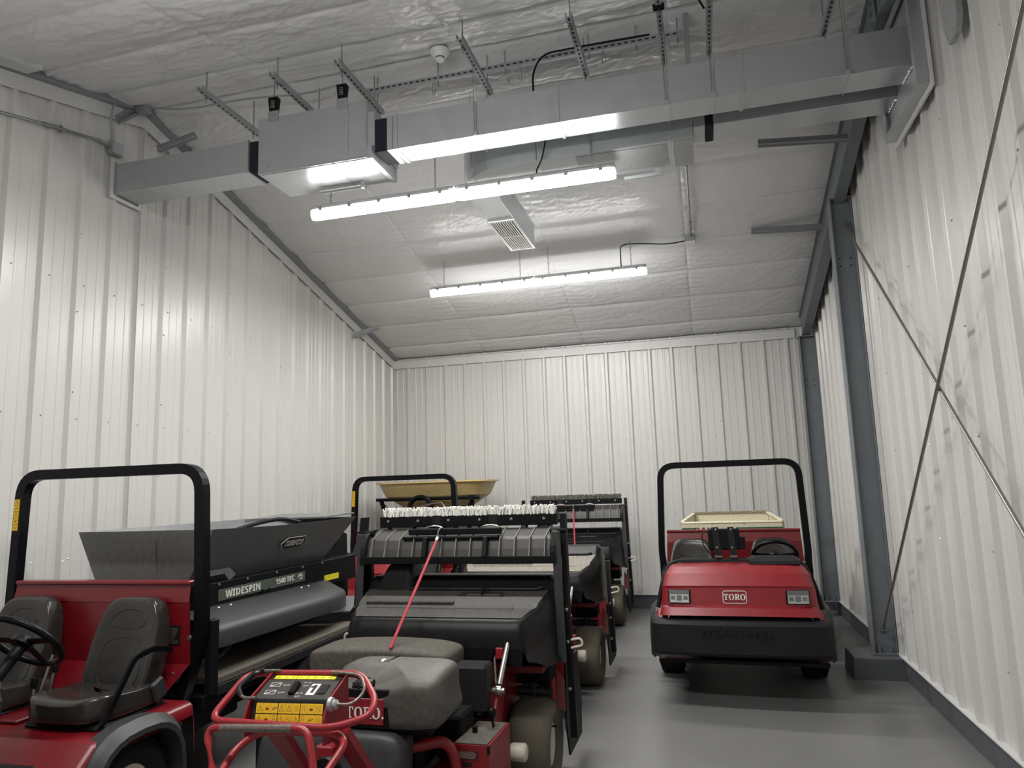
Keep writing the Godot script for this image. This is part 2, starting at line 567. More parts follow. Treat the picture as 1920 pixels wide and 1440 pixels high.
# LED batten fixtures hung on chains, two in a row end to end
const LAMP_E := 2.9
func build_lights() -> void:
	var src: Node3D = null
	var spots := [[1.585, 5.08, "vapour-tight LED batten lit under the duct fan box"], [2.845, 5.08, "vapour-tight LED batten lit under the duct elbow, black cord above it"], [1.62, 2.5, "distant lit LED batten without a cord, past the ceiling grille"], [2.87, 2.5, "distant lit LED batten fed by a looping black cord"], [1.6, 8.1, "lit LED batten over the near cart"], [2.86, 8.1, "lit LED batten over the near aerator handle"]]
	for i in spots.size():
		var s: Array = spots[i]
		var ln := 1.24
		var t := thing("led_batten", s[2], "light fixture", Vector3(s[0], 3.96, s[1]), "ceiling LED battens")
		# lens: rounded trough below, housing above
		var oct := func(x: float, k: float) -> Array:
			return [Vector3(x, 0.014, -0.054 * k), Vector3(x, -0.022, -0.054 * k), Vector3(x, -0.047, -0.034 * k), Vector3(x, -0.054, 0), Vector3(x, -0.047, 0.034 * k), Vector3(x, -0.022, 0.054 * k), Vector3(x, 0.014, 0.054 * k)]
		part(t, "lens", mb().loft([oct.call(0.0, 0.7), oct.call(0.03, 1.0), oct.call(ln - 0.03, 1.0), oct.call(ln, 0.7)]), M.lens)
		var hou := func(x: float, k: float) -> Array:
			return [Vector3(x, 0.014, -0.06 * k), Vector3(x, 0.034, -0.06 * k), Vector3(x, 0.056, -0.038 * k), Vector3(x, 0.056, 0.038 * k), Vector3(x, 0.034, 0.06 * k), Vector3(x, 0.014, 0.06 * k)]
		part(t, "housing", mb().loft([hou.call(0.0, 0.7), hou.call(0.03, 1.0), hou.call(ln - 0.03, 1.0), hou.call(ln, 0.7)]), M.fixture)
		for k in 5:
			var x := 0.1 + k * (ln - 0.2) / 4.0
			for sz in [-1.0, 1.0]:
				part(t, "clip", mb().box(Vector3(x, 0.012, sz * 0.063), Vector3(0.03, 0.034, 0.008), 0.002), M.zinc)
		if s[1] < 9:
			for x in [0.16, ln - 0.16]:
				var top: float = roof(s[1]) - 3.96
				if s[1] > 4: top = 0.75
				var ch := mb()
				var zo := func(yy: float) -> float: return clampf((yy - 0.056) / 0.074, 0.0, 1.0) * 0.108 if i == 1 else 0.0
				var y := 0.06
				var odd := false
				while y < minf(top, 0.55):
					var p := []
					for a in 10:
						var an := TAU * a / 10
						var q := Vector3(cos(an) * 0.007, y + 0.018 + sin(an) * 0.02, 0)
						if odd: q = Vector3(0, q.y, q.x)
						p.append(Vector3(x, 0, zo.call(y)) + q)
					ch.tube(p, 0.0022, 5, true)
					y += 0.031
					odd = not odd
				ch.tube([Vector3(x, y - 0.01, zo.call(y)), Vector3(x, top, zo.call(y))], 0.0025, 5)
				part(t, "chain", ch, M.zinc)
		var al := AreaLight3D.new()
		al.name = "glow"
		al.area_size = Vector2(ln, 0.09)
		al.light_energy = LAMP_E
		al.light_color = Color(1.0, 0.992, 0.978)
		al.shadow_enabled = true
		al.area_range = 20.0
		al.position = Vector3(ln * 0.5, -0.058, 0)
		al.rotation = Vector3(-PI / 2, 0, 0)
		t.add_child(al)

# ---------------------------------------------------------------- the shell
# ribbed wall sheet: offsets along the wall and how far the steel stands proud of the girts
const RIB := [[-0.036, 0.0], [-0.016, 0.03], [0.016, 0.03], [0.036, 0.0], [0.09, 0.0], [0.096, 0.004], [0.114, 0.004], [0.12, 0.0], [0.185, 0.0], [0.191, 0.004], [0.209, 0.004], [0.215, 0.0]]

# wall from s0 to s1 along `along` from `from`, ribs at phase + k ft, facing `inward`, top given by height(s)
func ribbed_wall(called: String, origin: Vector3, along: Vector3, inward: Vector3, s0: float, s1: float, phase: float, height: Callable, girts: Array) -> Node3D:
	var w := struct(called)
	var k0 := int(floor((s0 - phase) / FT)) - 1
	var k1 := int(ceil((s1 - phase) / FT)) + 1
	var pts := []
	for k in range(k0, k1 + 1):
		for r in RIB:
			pts.append([phase + k * FT + r[0], r[1], k])
	var sheets := {}
	for i in pts.size() - 1:
		var a: float = clampf(pts[i][0], s0, s1)
		var b: float = clampf(pts[i + 1][0], s0, s1)
		if b - a < 1e-5: continue
		var id := int(floor(pts[i][2] / 3.0))
		if not sheets.has(id): sheets[id] = mb()
		var g: MB = sheets[id]
		var segs := [a]
		if (RIDGE - a) * (RIDGE - b) < 0 and absf(along.z) > 0.5: segs.append(RIDGE)
		segs.append(b)
		for q in segs.size() - 1:
			var pa: Vector3 = origin + along * segs[q] + inward * pts[i][1]
			var pb: Vector3 = origin + along * segs[q + 1] + inward * pts[i + 1][1]
			g.qo(pa + Vector3.UP * (CURB + 0.01), pb + Vector3.UP * (CURB + 0.01), pb + Vector3.UP * height.call(segs[q + 1]), pa + Vector3.UP * height.call(segs[q]), inward)
	for id in sheets: part(w, "sheet_panel", sheets[id], M.wall)
	# backing behind the sheets closes the room
	var bk := mb()
	var o2 := origin - inward * 0.02
	var th := -inward * 0.1
	for sg in [[s0 - 0.12, minf(RIDGE, s1)], [minf(RIDGE, s1), s1 + 0.12]]:
		var c0: Vector3 = o2 + along * sg[0]
		var c1: Vector3 = o2 + along * sg[1]
		var h0: Vector3 = Vector3.UP * (height.call(sg[0]) + 0.4)
		var h1: Vector3 = Vector3.UP * (height.call(sg[1]) + 0.4)
		bk.loft([[c0, c0 + th, c0 + th + h0, c0 + h0], [c1, c1 + th, c1 + th + h1, c1 + h1]])
	part(w, "backing", bk, M.trim)
	# hex screws in rows along the girts and up the lapped ribs
	var sc := mb()
	var put := func(p: Vector3) -> void:
		var u := along
		var q := []
		for e in 6: q.append(p + (u * cos(TAU * e / 6) + Vector3.UP * sin(TAU * e / 6)) * 0.0075)
		var tip := p + inward * 0.007
		for e in 6: sc.to(q[e], q[(e + 1) % 6], tip, inward)
	for k in range(k0, k1 + 1):
		var s: float = phase + k * FT
		if s < s0 + 0.05 or s > s1 - 0.05: continue
		for y in girts:
			if y < height.call(s) - 0.1: put.call(origin + along * (s - 0.075) + Vector3.UP * y + inward * 0.001)
		if posmod(k, 3) == 0:
			var y := 0.62
			while y < height.call(s) - 0.2:
				put.call(origin + along * s + Vector3.UP * y + inward * 0.031)
				y += 0.62
	var so := part(w, "screws", sc, M.zinc)
	so.set_meta("kind", "stuff")
	return w

func build_shell() -> void:
	var fl := struct("floor")
	part(fl, "slab", mb().bb(Vector3(-0.12, -0.12, -0.12), Vector3(XR + 0.12, 0, ZF + 0.12)), M.floor)
	
	
	var side := func(z: float) -> float: return roof(z) - 0.02
	var flat := func(_s: float) -> float: return roof(0.0) - 0.02
	ribbed_wall("wall_left", Vector3.ZERO, Vector3.BACK, Vector3.RIGHT, 0.0, ZF, 0.366, side, [0.29, 1.25, 2.285, 3.325])
	ribbed_wall("wall_back", Vector3.ZERO, Vector3.RIGHT, Vector3.BACK, 0.0, XR, 0.263, flat, [0.29, 1.25, 2.285])
	ribbed_wall("wall_right", Vector3(XR + 0.015, 0, 0), Vector3.BACK, Vector3.LEFT, 0.0, ZF, 0.2, side, [0.29, 1.05, 2.28, 3.325])
	ribbed_wall("wall_front", Vector3(0, 0, ZF), Vector3.RIGHT, Vector3.FORWARD, 0.0, XR, 0.263, flat, [2.285])
	# painted concrete curb
	for q in [["baseboard_left", Vector3(-0.1, 0, -0.1), Vector3(0.012, CURB, ZF)], ["baseboard_back", Vector3(0.012, 0, -0.1), Vector3(XR - 0.008, CURB, 0.012)], ["baseboard_right", Vector3(XR - 0.008, 0, -0.1), Vector3(XR + 0.1, CURB, ZF)], ["baseboard_front", Vector3(0.012, 0, ZF - 0.012), Vector3(XR - 0.008, CURB, ZF + 0.1)]]:
		var b := struct(q[0])
		part(b, "curb", mb().bb(q[1], q[2], 0.006), M.curb)
	# white base angle under the sheets
	var n := 1
	for q in [[Vector3(0.0, CURB, 0.0), Vector3(0.034, CURB + 0.014, ZF)], [Vector3(0.034, CURB, 0.0), Vector3(XR - 0.03, CURB + 0.014, 0.034)], [Vector3(XR - 0.03, CURB, 0.0), Vector3(XR + 0.014, CURB + 0.014, ZF)]]:
		var t := struct("trim_%d" % n)
		part(t, "base_angle", mb().bb(q[0], q[1], 0.002), M.trim)
		n += 1
	# eave trim along the back wall
	var et := struct("trim_%d" % n)
	n += 1
	part(et, "eave_strip", mb().bb(Vector3(0.034, HB, 0.031), Vector3(4.98, HB + 0.125, 0.036)), M.trim)
	part(et, "eave_strip", mb().bb(Vector3(4.982, HB - 0.001, 0.031), Vector3(XR - 0.2, HB + 0.125, 0.0365)), M.trim)
	part(et, "eave_return", mb().bb(Vector3(0.034, HB + 0.118, 0.036), Vector3(XR - 0.2, HB + 0.125, 0.06)), M.trim)
	var es := mb()
	for k in 20: es.lathe([Vector2(0.007, 0), Vector2(0.006, 0.004), Vector2(0, 0.006)], Transform3D(Basis(Vector3.RIGHT, PI / 2), Vector3(0.263 + k * FT, HB + 0.075, 0.036)), 6)
	var eo := part(et, "screws", es, M.zinc)
	eo.set_meta("kind", "stuff")
	# sloping white trims on the side walls, with a grey angle above them
	for x in [0.0, 1.0]:
		var sd := 1.0 if x == 0.0 else -1.0
		var xw := 0.031 if x == 0.0 else XR - 0.016
		var t := struct("trim_%d" % n)
		n += 1
		for sl in [[0.03, RIDGE], [RIDGE, ZF]]:
			var lo := func(z: float, d: float) -> float: return roof(z) - 0.17 + d
			var strip := func(x0: float, x1: float, d0: float, d1: float) -> MB:
				var r := []
				for z in [sl[0], sl[1]]:
					r.append([Vector3(x0, lo.call(z, d0), z), Vector3(x1, lo.call(z, d0), z), Vector3(x1, lo.call(z, d1), z), Vector3(x0, lo.call(z, d1), z)])
				return mb().loft(r)
			part(t, "rake_strip", strip.call(xw, xw + sd * 0.005, 0.0, 0.118), M.trim)
			if x == 0.0:
				part(t, "rake_angle", strip.call(xw, xw + sd * 0.075, 0.120, 0.128), M.primer_light)
				part(t, "rake_angle", strip.call(xw + sd * 0.069, xw + sd * 0.075, 0.128, 0.172), M.primer)
	build_ceiling()

# vinyl-faced insulation: one blanket panel for each roll and purlin bay, sagging and wrinkled
func build_ceiling() -> void:
	var ce := struct("ceiling")
	var xs := [0.0, 1.5, 3.02, 4.54, XR + 0.02]
	var far := [0.0, 0.4, 1.07, 1.7, 2.3, 2.92, 3.57, 4.2, 4.78, RIDGE]
	var zs := far.duplicate()
	for i in range(far.size() - 2, -1, -1): zs.append(2 * RIDGE - far[i])
	var nz := FastNoiseLite.new()
	nz.seed = 5; nz.frequency = 1.0; nz.fractal_octaves = 3
	var nw := FastNoiseLite.new()
	nw.seed = 11; nw.frequency = 1.0; nw.fractal_octaves = 2; nw.fractal_type = FastNoiseLite.FRACTAL_RIDGED
	for i in xs.size() - 1:
		for j in zs.size() - 1:
			if zs[j] > 8.6: continue
			var x0: float = xs[i]
			var x1: float = xs[i + 1]
			var z0: float = zs[j]
			var z1: float = zs[j + 1]
			var rough_bay := 0.45 + (0.65 if z0 > 3.9 else 0.0)
			var f := func(u: float, w: float) -> Vector3:
				var x := lerpf(x0, x1, u)
				var z := lerpf(z0, z1, w)
				var bulge := pow(sin(PI * clampf(w, 0, 1)), 0.42) * 0.032 * (0.35 + 0.65 * pow(sin(PI * clampf(u, 0.0, 1)), 0.25))
				var edge := minf(1.0, minf(w, 1 - w) * 14.0)
				var wr: float = nz.get_noise_2d(x * 2.2, z * 5.0) * 0.010 * rough_bay
				var rd := nw.get_noise_2d(x * 4.0 + z * 2.0, z * 13.0 - x * 3.0)
				wr += maxf(rd, 0.0) * 0.007 * rough_bay
				# pleats gathered at the roll seams
				var se := minf(u, 1 - u) * (x1 - x0)
				wr += exp(-se * 5.0) * sin(z * 62.0 + x * 4.0 + 3.0 * nz.get_noise_2d(x * 3, z * 3)) * 0.0035
				return Vector3(x, roof(z) - (bulge + wr) * edge, z)
			part(ce, "insulation_panel", mb().grid(84, 40, f), M.vinyl)
	# flat facing tape over the roll seams
	for x in [1.5, 3.02, 4.54]:
		for sl in [[0.03, RIDGE], [RIDGE, 8.5]]:
			var g := mb().bar(Vector3(x, roof(sl[0]) - 0.004, sl[0]), Vector3(x, roof(sl[1]) - 0.004, sl[1]), 0.018, 0.004)
			part(ce, "seam_tape", g, M.vinyl)
	# roof deck over the insulation
	var dk := mb()
	for sl in [[-0.12, RIDGE], [RIDGE, ZF + 0.12]]:
		var r := []
		for z in [sl[0], sl[1]]:
			var y: float = HB + 0.17 + SL * (z if z < RIDGE else 2 * RIDGE - z) + 0.02
			r.append([Vector3(-0.12, y, z), Vector3(XR + 0.14, y, z), Vector3(XR + 0.14, y + 0.1, z), Vector3(-0.12, y + 0.1, z)])
		dk.loft(r)
	part(ce, "roof_deck", dk, M.trim)

# ---------------------------------------------------------------- steel frame
func build_steel() -> void:
	var src: Node3D = null
	for q in [[3.21, 4.2, "grey steel I-column on the concrete block, brace rods bolted to it"], [0.42, 3.46, "grey steel I-column in the corner beside the back wall"], [7.66, 4.4, "grey steel I-column on the wall beyond the crossed rods"]]:
		var t := thing("steel_column", q[2], "column", Vector3(5.95, 0, q[0]), "columns along the ribbed wall")
		var h: float = q[1]
		var y0 := CURB if q[0] != 7.66 else 0.0
		part(t, "web", mb().bb(Vector3(-0.09, y0 + 0.012, -0.005), Vector3(0.085, h, 0.005)), M.primer)
		part(t, "flange", mb().bb(Vector3(-0.1, y0 + 0.012, -0.075), Vector3(-0.09, h, 0.075), 0.001), M.primer)
		part(t, "flange", mb().bb(Vector3(0.078, y0 + 0.012, -0.06), Vector3(0.086, h, 0.06), 0.001), M.primer)
		part(t, "base_plate", mb().bb(Vector3(-0.11, y0, -0.09), Vector3(0.08, y0 + 0.012, 0.09), 0.002), M.primer)
		part(t, "cap_plate", mb().bb(Vector3(-0.11, h, -0.09), Vector3(0.085, h + 0.014, 0.09), 0.002), M.primer)
		for x in [-0.05, 0.035]:
			part(t, "anchor_bolt", mb().tube([Vector3(x, y0 + 0.01, 0.045), Vector3(x, y0 + 0.07, 0.045)], 0.011, 8), M.primer)
		for y in [h - 0.55, h - 0.62]:
			for x in [-0.045, 0.045]:
				part(t, "bolt_hole", mb().lathe([Vector2(0.009, 0), Vector2(0.008, 0.002), Vector2(0, 0.002)], Transform3D(Basis(Vector3.RIGHT, PI / 2), Vector3(x, y, 0.005)), 8), M.ink)
	var p := thing("concrete_block", "low grey painted concrete block under the steel column", "block", Vector3(5.86, 0, 3.19))
	part(p, "block", mb().loft([[Vector3(-0.205, 0, -0.2), Vector3(0.19, 0, -0.2), Vector3(0.19, 0, 0.225), Vector3(-0.205, 0, 0.225)], [Vector3(-0.195, CURB - 0.008, -0.19), Vector3(0.19, CURB - 0.008, -0.19), Vector3(0.19, CURB - 0.008, 0.215), Vector3(-0.195, CURB - 0.008, 0.215)], [Vector3(-0.187, CURB - 0.0005, -0.182), Vector3(0.19, CURB - 0.0005, -0.182), Vector3(0.19, CURB - 0.0005, 0.207), Vector3(-0.187, CURB - 0.0005, 0.207)]]), M.curb)
	for sl in [[0.3, RIDGE - 0.005, "grey steel I-rafter sloping down to the back corner"], [RIDGE + 0.005, 8.6, "grey steel I-rafter sloping on the near side of the ridge"]]:
		var t := thing("steel_rafter", sl[2], "beam", Vector3(5.95, 0, 0), "rafters along the ribbed wall")
		var seg := func(x0: float, x1: float, d0: float, d1: float) -> MB:
			var r := []
			for z in [sl[0], sl[1]]:
				var y := roof(z)
				r.append([Vector3(x0, y - d0, z), Vector3(x1, y - d0, z), Vector3(x1, y - d1, z), Vector3(x0, y - d1, z)])
			return mb().loft(r)
		part(t, "web", seg.call(-0.034, -0.026, 0.345, 0.03), M.primer)
		part(t, "lower_flange", seg.call(-0.06, 0.045, 0.355, 0.345), M.primer)
		part(t, "upper_flange", seg.call(-0.06, 0.045, 0.04, 0.03), M.primer)
	for z in [RIDGE - 0.16, RIDGE + 0.16]:
		var t := thing("splice_plate", "bolted grey splice plate at the rafter ridge, %s" % ("far slope" if z < RIDGE else "near slope"), "plate", Vector3(5.906, roof(z) - 0.2, z), "rafter ridge splice plates")
		part(t, "plate", mb().box(Vector3.ZERO, Vector3(0.012, 0.26, 0.16), 0.002), M.primer)
		for y in [-0.08, 0.0, 0.08]:
			part(t, "bolt", mb().lathe([Vector2(0.018, 0), Vector2(0.018, 0.012), Vector2(0.008, 0.02), Vector2(0, 0.02)], Transform3D(Basis(Vector3.BACK, PI / 2), Vector3(-0.006, y, 0)), 6), M.primer)
	# short angle struts that stiffen the rafters
	for q in [[Vector3(5.2, 4.475, 4.06), Vector3(5.9, 4.41, 4.06), "grey angle strut off the rafter, just past the twin ducts"], [Vector3(5.22, 4.255, 2.46), Vector3(5.92, 4.21, 2.46), "grey angle strut off the rafter above the tall column"], [Vector3(0.08, 4.72, 5.16), Vector3(0.36, 4.88, 5.02), "short grey channel stub on the rake above the square duct"], [Vector3(0.08, 3.775, 1.42), Vector3(0.36, 3.91, 1.26), "short grey channel stub low on the rake near the corner"], [Vector3(0.06, 4.78, 5.58), Vector3(0.09, 5.03, 5.33), "short grey flange brace beside the ridge junction box"]]:
		var t := thing("angle_strut", q[2], "strut")
		var d: Vector3 = (q[1] - q[0]).normalized()
		part(t, "leg", mb().bar(q[0], q[1], 0.05, 0.006), M.primer_light)
		part(t, "leg", mb().bar(q[0] + Vector3(0, 0.022, 0) - d.cross(Vector3.UP).normalized() * 0.02, q[1] + Vector3(0, 0.022, 0) - d.cross(Vector3.UP).normalized() * 0.02, 0.006, 0.075), M.primer_light)
		part(t, "bolt", mb().lathe([Vector2(0.012, 0), Vector2(0.012, 0.008), Vector2(0, 0.01)], Transform3D(Basis(Vector3.RIGHT, PI), q[0].lerp(q[1], 0.06) - Vector3(0, 0.003, 0)), 6), M.zinc)
	# crossed tension rods
	for q in [[Vector3(5.945, 0.34, 3.20), Vector3(5.945, 4.02, 7.66), M.rod, "steel brace rod rising from the column foot"], [Vector3(5.965, 3.99, 3.22), Vector3(5.965, 0.3, 7.62), M.rod, "steel brace rod falling from the column head"]]:
		var t := thing("brace_rod", q[3], "rod", Vector3.ZERO, "crossed brace rods")
		part(t, "rod", mb().tube([q[0], q[1]], 0.011, 10), q[2])
		var d: Vector3 = (q[1] - q[0]).normalized()
		part(t, "clevis", mb().bar(q[0] + d * 0.005, q[0] + d * 0.06, 0.03, 0.03, Vector3.UP, 0.006), M.primer)
		part(t, "nut", mb().bar(q[0] + d * 0.07, q[0] + d * 0.11, 0.028, 0.028, Vector3.UP, 0.008), q[2])
	var g := thing("wall_box", "six-sided galvanised box plate fixed high on the ribbed wall", "wall plate", Vector3(6.028, 4.07, 6.16))
	part(g, "plate", mb().prism([Vector2(-0.1, -0.02), Vector2(-0.06, -0.13), Vector2(0.05, -0.13), Vector2(0.1, -0.05), Vector2(0.1, 0.13), Vector2(0.0, 0.16), Vector2(-0.1, 0.1)], 0.0, 0.03, Transform3D(Basis(Vector3.UP, -PI / 2), Vector3.ZERO)), M.galv_dull)
	for q in [Vector2(-0.05, -0.1), Vector2(0.04, -0.1), Vector2(0.07, 0.08)]:
		part(g, "screw", mb().lathe([Vector2(0.006, 0), Vector2(0.005, 0.003), Vector2(0, 0.004)], Transform3D(Basis(Vector3.BACK, PI / 2), Vector3(-0.03, q.y, q.x)), 6), M.zinc)

# ---------------------------------------------------------------- ductwork
func cleat(t: Node3D, x: float, y0: float, y1: float, z0: float, z1: float) -> void:   # slip joint round a duct
	var g := mb()
	g.rect_sweep([Vector3(x, y0 - 0.004, z0 - 0.004), Vector3(x, y0 - 0.004, z1 + 0.004), Vector3(x, y1 + 0.004, z1 + 0.004), Vector3(x, y1 + 0.004, z0 - 0.004)], 0.004, 0.011, Vector3.RIGHT, true)
	part(t, "joint_cleat", g, M.galv)

func screws_on(t: Node3D, pts: Array, axis: Vector3) -> void:
	var bs := Basis(Quaternion(Vector3.UP, axis))
	for p in pts: part(t, "screw", mb().lathe([Vector2(0.007, 0), Vector2(0.006, 0.004), Vector2(0, 0.006)], Transform3D(bs, p), 6), M.zinc)

func build_ducts() -> void:
	# short run from the left wall into the first fan box
	var a := thing("square_duct", "short square galvanised duct running into the left ribbed wall", "duct")
	part(a, "duct_body", mb().bb(Vector3(0.012, 4.158, 5.32), Vector3(1.30, 4.418, 5.567), 0.003), M.galv)
	cleat(a, 1.29, 4.158, 4.418, 5.32, 5.567)
	part(a, "flexible_collar", mb().bb(Vector3(1.31, 4.165, 5.327), Vector3(1.387, 4.41, 5.56), 0.004), M.neoprene)
	var wf := mb()
	wf.rect_sweep([Vector3(0.038, 4.13, 5.292), Vector3(0.038, 4.13, 5.595), Vector3(0.038, 4.446, 5.595), Vector3(0.038, 4.446, 5.292)], 0.02, 0.006, Vector3.RIGHT, true)
	part(a, "wall_flange", wf, M.trim)
	# fan box
	var f := thing("fan_box", "large galvanised fan box hung on black spring hangers", "fan box", Vector3(1.388, 4.125, 5.11))
	part(f, "casing", mb().bb(Vector3(0, 0, 0), Vector3(0.925, 0.455, 0.457), 0.003), M.galv)
	part(f, "front_panel", mb().bb(Vector3(0.012, 0.012, 0.457), Vector3(0.775, 0.445, 0.4605), 0.0015), M.galv)
	part(f, "front_panel", mb().bb(Vector3(0.779, 0.012, 0.457), Vector3(0.915, 0.445, 0.4605), 0.0015), M.galv)
	part(f, "base_panel", mb().bb(Vector3(0.02, -0.004, 0.02), Vector3(0.62, 0, 0.44), 0.0015), M.galv)
	part(f, "base_panel", mb().bb(Vector3(0.625, -0.004, 0.02), Vector3(0.76, 0, 0.44), 0.0015), M.galv)
	part(f, "base_panel", mb().bb(Vector3(0.765, -0.004, 0.02), Vector3(0.91, 0, 0.44), 0.0015), M.galv)
	part(f, "end_frame", mb().bb(Vector3(0.925, -0.012, 0.0), Vector3(0.965, 0.09, 0.46), 0.003), M.galv)
	part(f, "end_frame", mb().bb(Vector3(0.925, 0.09, 0.02), Vector3(0.985, 0.36, 0.45), 0.003), M.galv)
	part(f, "foot_rail", mb().bb(Vector3(0.33, -0.05, 0.06), Vector3(0.72, -0.03, 0.075)), M.strut)
	part(f, "foot_rail", mb().bb(Vector3(0.33, -0.035, 0.06), Vector3(0.72, -0.03, 0.1)), M.strut)
	part(f, "foot_bracket", mb().bb(Vector3(0.70, -0.06, 0.05), Vector3(0.722, 0.0, 0.11)), M.strut)
	var sp := []
	for k in 7: sp.append(Vector3(0.16 + 0.12 * k, -0.004, 0.44))
	screws_on(f, sp, Vector3.DOWN)
	var sf := []
	for q in [[0.1, 0.05], [0.1, 0.26], [0.72, 0.06], [0.74, 0.31], [0.85, 0.05]]: sf.append(Vector3(q[0], q[1], 0.4605))
	screws_on(f, sf, Vector3.BACK)
	part(f, "flexible_collar", mb().bb(Vector3(0.985, 0.03, 0.215), Vector3(1.085, 0.29, 0.45), 0.004), M.neoprene)
	for x in [0.128, 0.718]:
		var h := part(f, "spring_hanger", mb().loft([[Vector3(x - 0.03, 0.5, 0.425), Vector3(x + 0.03, 0.5, 0.425), Vector3(x + 0.03, 0.5, 0.465), Vector3(x - 0.03, 0.5, 0.465)], [Vector3(x - 0.04, 0.615, 0.42), Vector3(x + 0.04, 0.615, 0.42), Vector3(x + 0.04, 0.615, 0.47), Vector3(x - 0.04, 0.615, 0.47)]]), M.black)
		var co := []
		for k in 40: co.append(Vector3(x + cos(k * 0.7) * 0.016, 0.525 + k * 0.0015, 0.47 + sin(k * 0.7) * 0.006))
		part(h, "spring", mb().tube(co, 0.003, 5), M.zinc)
		part(h, "rod", mb().tube([Vector3(x, 0.61, 0.445), Vector3(x, 0.82, 0.445)], 0.004, 6), M.zinc)
		part(f, "hanger_bracket", mb().bb(Vector3(x - 0.04, 0.42, 0.458), Vector3(x + 0.05, 0.5, 0.468), 0.001), M.galv_dull)
	# main supply duct to the right wall
	var m := thing("supply_duct", "long square galvanised duct crossing the shed to the wall sleeve", "duct")
	var xs := [2.52, 3.76, 4.98, 5.985]
	for i in 3:
		part(m, "duct_section", mb().bb(Vector3(xs[i] + 0.001, 4.155, 5.334), Vector3(xs[i + 1] - 0.001, 4.418, 5.567), 0.003), M.galv)
		cleat(m, xs[i] + (0.03 if i == 0 else 0.0), 4.155, 4.418, 5.334, 5.567)
	part(m, "collar_frame", mb().bb(Vector3(2.475, 4.15, 5.325), Vector3(2.52, 4.422, 5.572), 0.004), M.galv)
	# aircraft-cable hangers round the ducts
	for x in [3.155, 4.49, 4.79, 5.605]:
		var c := thing("cable_hanger", "thin wire hanger looped round the long duct %s" % {3.155: "above the elbow", 4.49: "by the black-clamped strut", 4.79: "over the small twin duct", 5.605: "closest to the wall sleeve"}[x], "hanger", Vector3.ZERO, "wire hangers round the ducts")
		part(c, "wire", mb().tube([Vector3(x, 4.72, 5.578), Vector3(x, 4.15, 5.578)], 0.0022, 5), M.zinc)
		part(c, "wire", mb().tube([Vector3(x + 0.02, 4.72, 5.576), Vector3(x + 0.015, 4.148, 5.576), Vector3(x + 0.015, 4.148, 5.32)], 0.0022, 5), M.zinc)
		part(c, "clamp", mb().box(Vector3(x + 0.007, 4.165, 5.582), Vector3(0.035, 0.03, 0.012), 0.002), M.strut)
	# second, parallel line: small duct, fan box, elbow and branch with grille
	var r := thing("twin_duct", "smaller galvanised duct tucked behind the long one, reaching the wall sleeve", "duct")
	part(r, "duct_body", mb().bb(Vector3(4.80, 4.162, 4.93), Vector3(5.985, 4.41, 5.168), 0.003), M.galv)
	part(r, "flexible_collar", mb().bb(Vector3(4.745, 4.155, 4.925), Vector3(4.80, 4.41, 5.17), 0.003), M.neoprene)
	part(r, "duct_body", mb().bb(Vector3(4.66, 4.165, 4.93), Vector3(4.745, 4.41, 5.168), 0.003), M.galv)
	cleat(r, 5.24, 4.162, 4.41, 4.93, 5.168)
	var b := thing("fan_box", "galvanised fan box with a screwed base panel, beside the lit batten", "fan box", Vector3(3.5, 4.09, 4.715))
	part(b, "casing", mb().bb(Vector3(0.012, 0, 0), Vector3(1.155, 0.42, 0.455), 0.003), M.galv)
	part(b, "base_panel", mb().bb(Vector3(0.3, -0.004, 0.06), Vector3(0.97, 0, 0.42), 0.0015), M.galv_dull)
	part(b, "base_panel", mb().bb(Vector3(1.01, -0.003, 0.01), Vector3(1.15, 0, 0.445), 0.0015), M.galv_dull)
	var sb := []
	for k in 4: sb.append(Vector3(0.34 + 0.2 * k, -0.004, 0.405))
	for k in 3: sb.append(Vector3(0.955, -0.004, 0.1 + 0.12 * k))
	sb.append(Vector3(1.06, 0, 0.2)); sb.append(Vector3(1.0, 0, 0.44))
	screws_on(b, sb, Vector3.DOWN)
	part(b, "foot_rail", mb().bb(Vector3(0.62, -0.06, 0.015), Vector3(0.92, -0.035, 0.03)), M.strut)
	part(b, "rail_bracket", mb().bb(Vector3(0.86, -0.05, 0.005), Vector3(0.91, 0.0, 0.035)), M.strut)
	var el := thing("elbow_duct", "galvanised duct elbow turning back to a ceiling grille", "duct")
	var po := []
	var Q := Transform3D(Basis(Vector3.RIGHT, PI / 2), Vector3.ZERO)   # xy polygon -> xz plane, z' down
	po = [Vector2(3.508, 4.722), Vector2(3.508, 5.165)]
	for k in 13:
		var an := PI / 2 + PI / 2 * k / 12
		po.append(Vector2(3.3 + cos(an) * 0.505, 4.66 + sin(an) * 0.505))
	po.append(Vector2(2.795, 4.5)); po.append(Vector2(3.045, 4.5)); po.append(Vector2(3.06, 4.6)); po.append(Vector2(3.12, 4.69)); po.append(Vector2(3.2, 4.722))
	part(el, "elbow", mb().prism(po, -4.38, -4.098, Q), M.galv)
	part(el, "branch", mb().bb(Vector3(2.797, 4.1, 3.232), Vector3(3.043, 4.36, 4.5), 0.003), M.galv)
	var gr := mb()
	gr.rect_sweep([Vector3(2.805, 4.096, 3.245), Vector3(3.035, 4.096, 3.245), Vector3(3.035, 4.096, 4.055), Vector3(2.805, 4.096, 4.055)], 0.018, 0.005, Vector3.UP, true)
	var go := part(el, "grille", gr, M.plastic_white)
	part(go, "throat_shade", mb().bb(Vector3(2.815, 4.097, 3.25), Vector3(3.025, 4.0995, 4.05)), M.ink)  # black plate paints the dark inside of the duct behind the slats
	for k in 9:
		var x := 2.835 + k * 0.0212
		part(go, "slat", mb().bar(Vector3(x, 4.092, 3.26), Vector3(x, 4.092, 4.04), 0.003, 0.011, Vector3(0.5, 1, 0)), M.plastic_white)
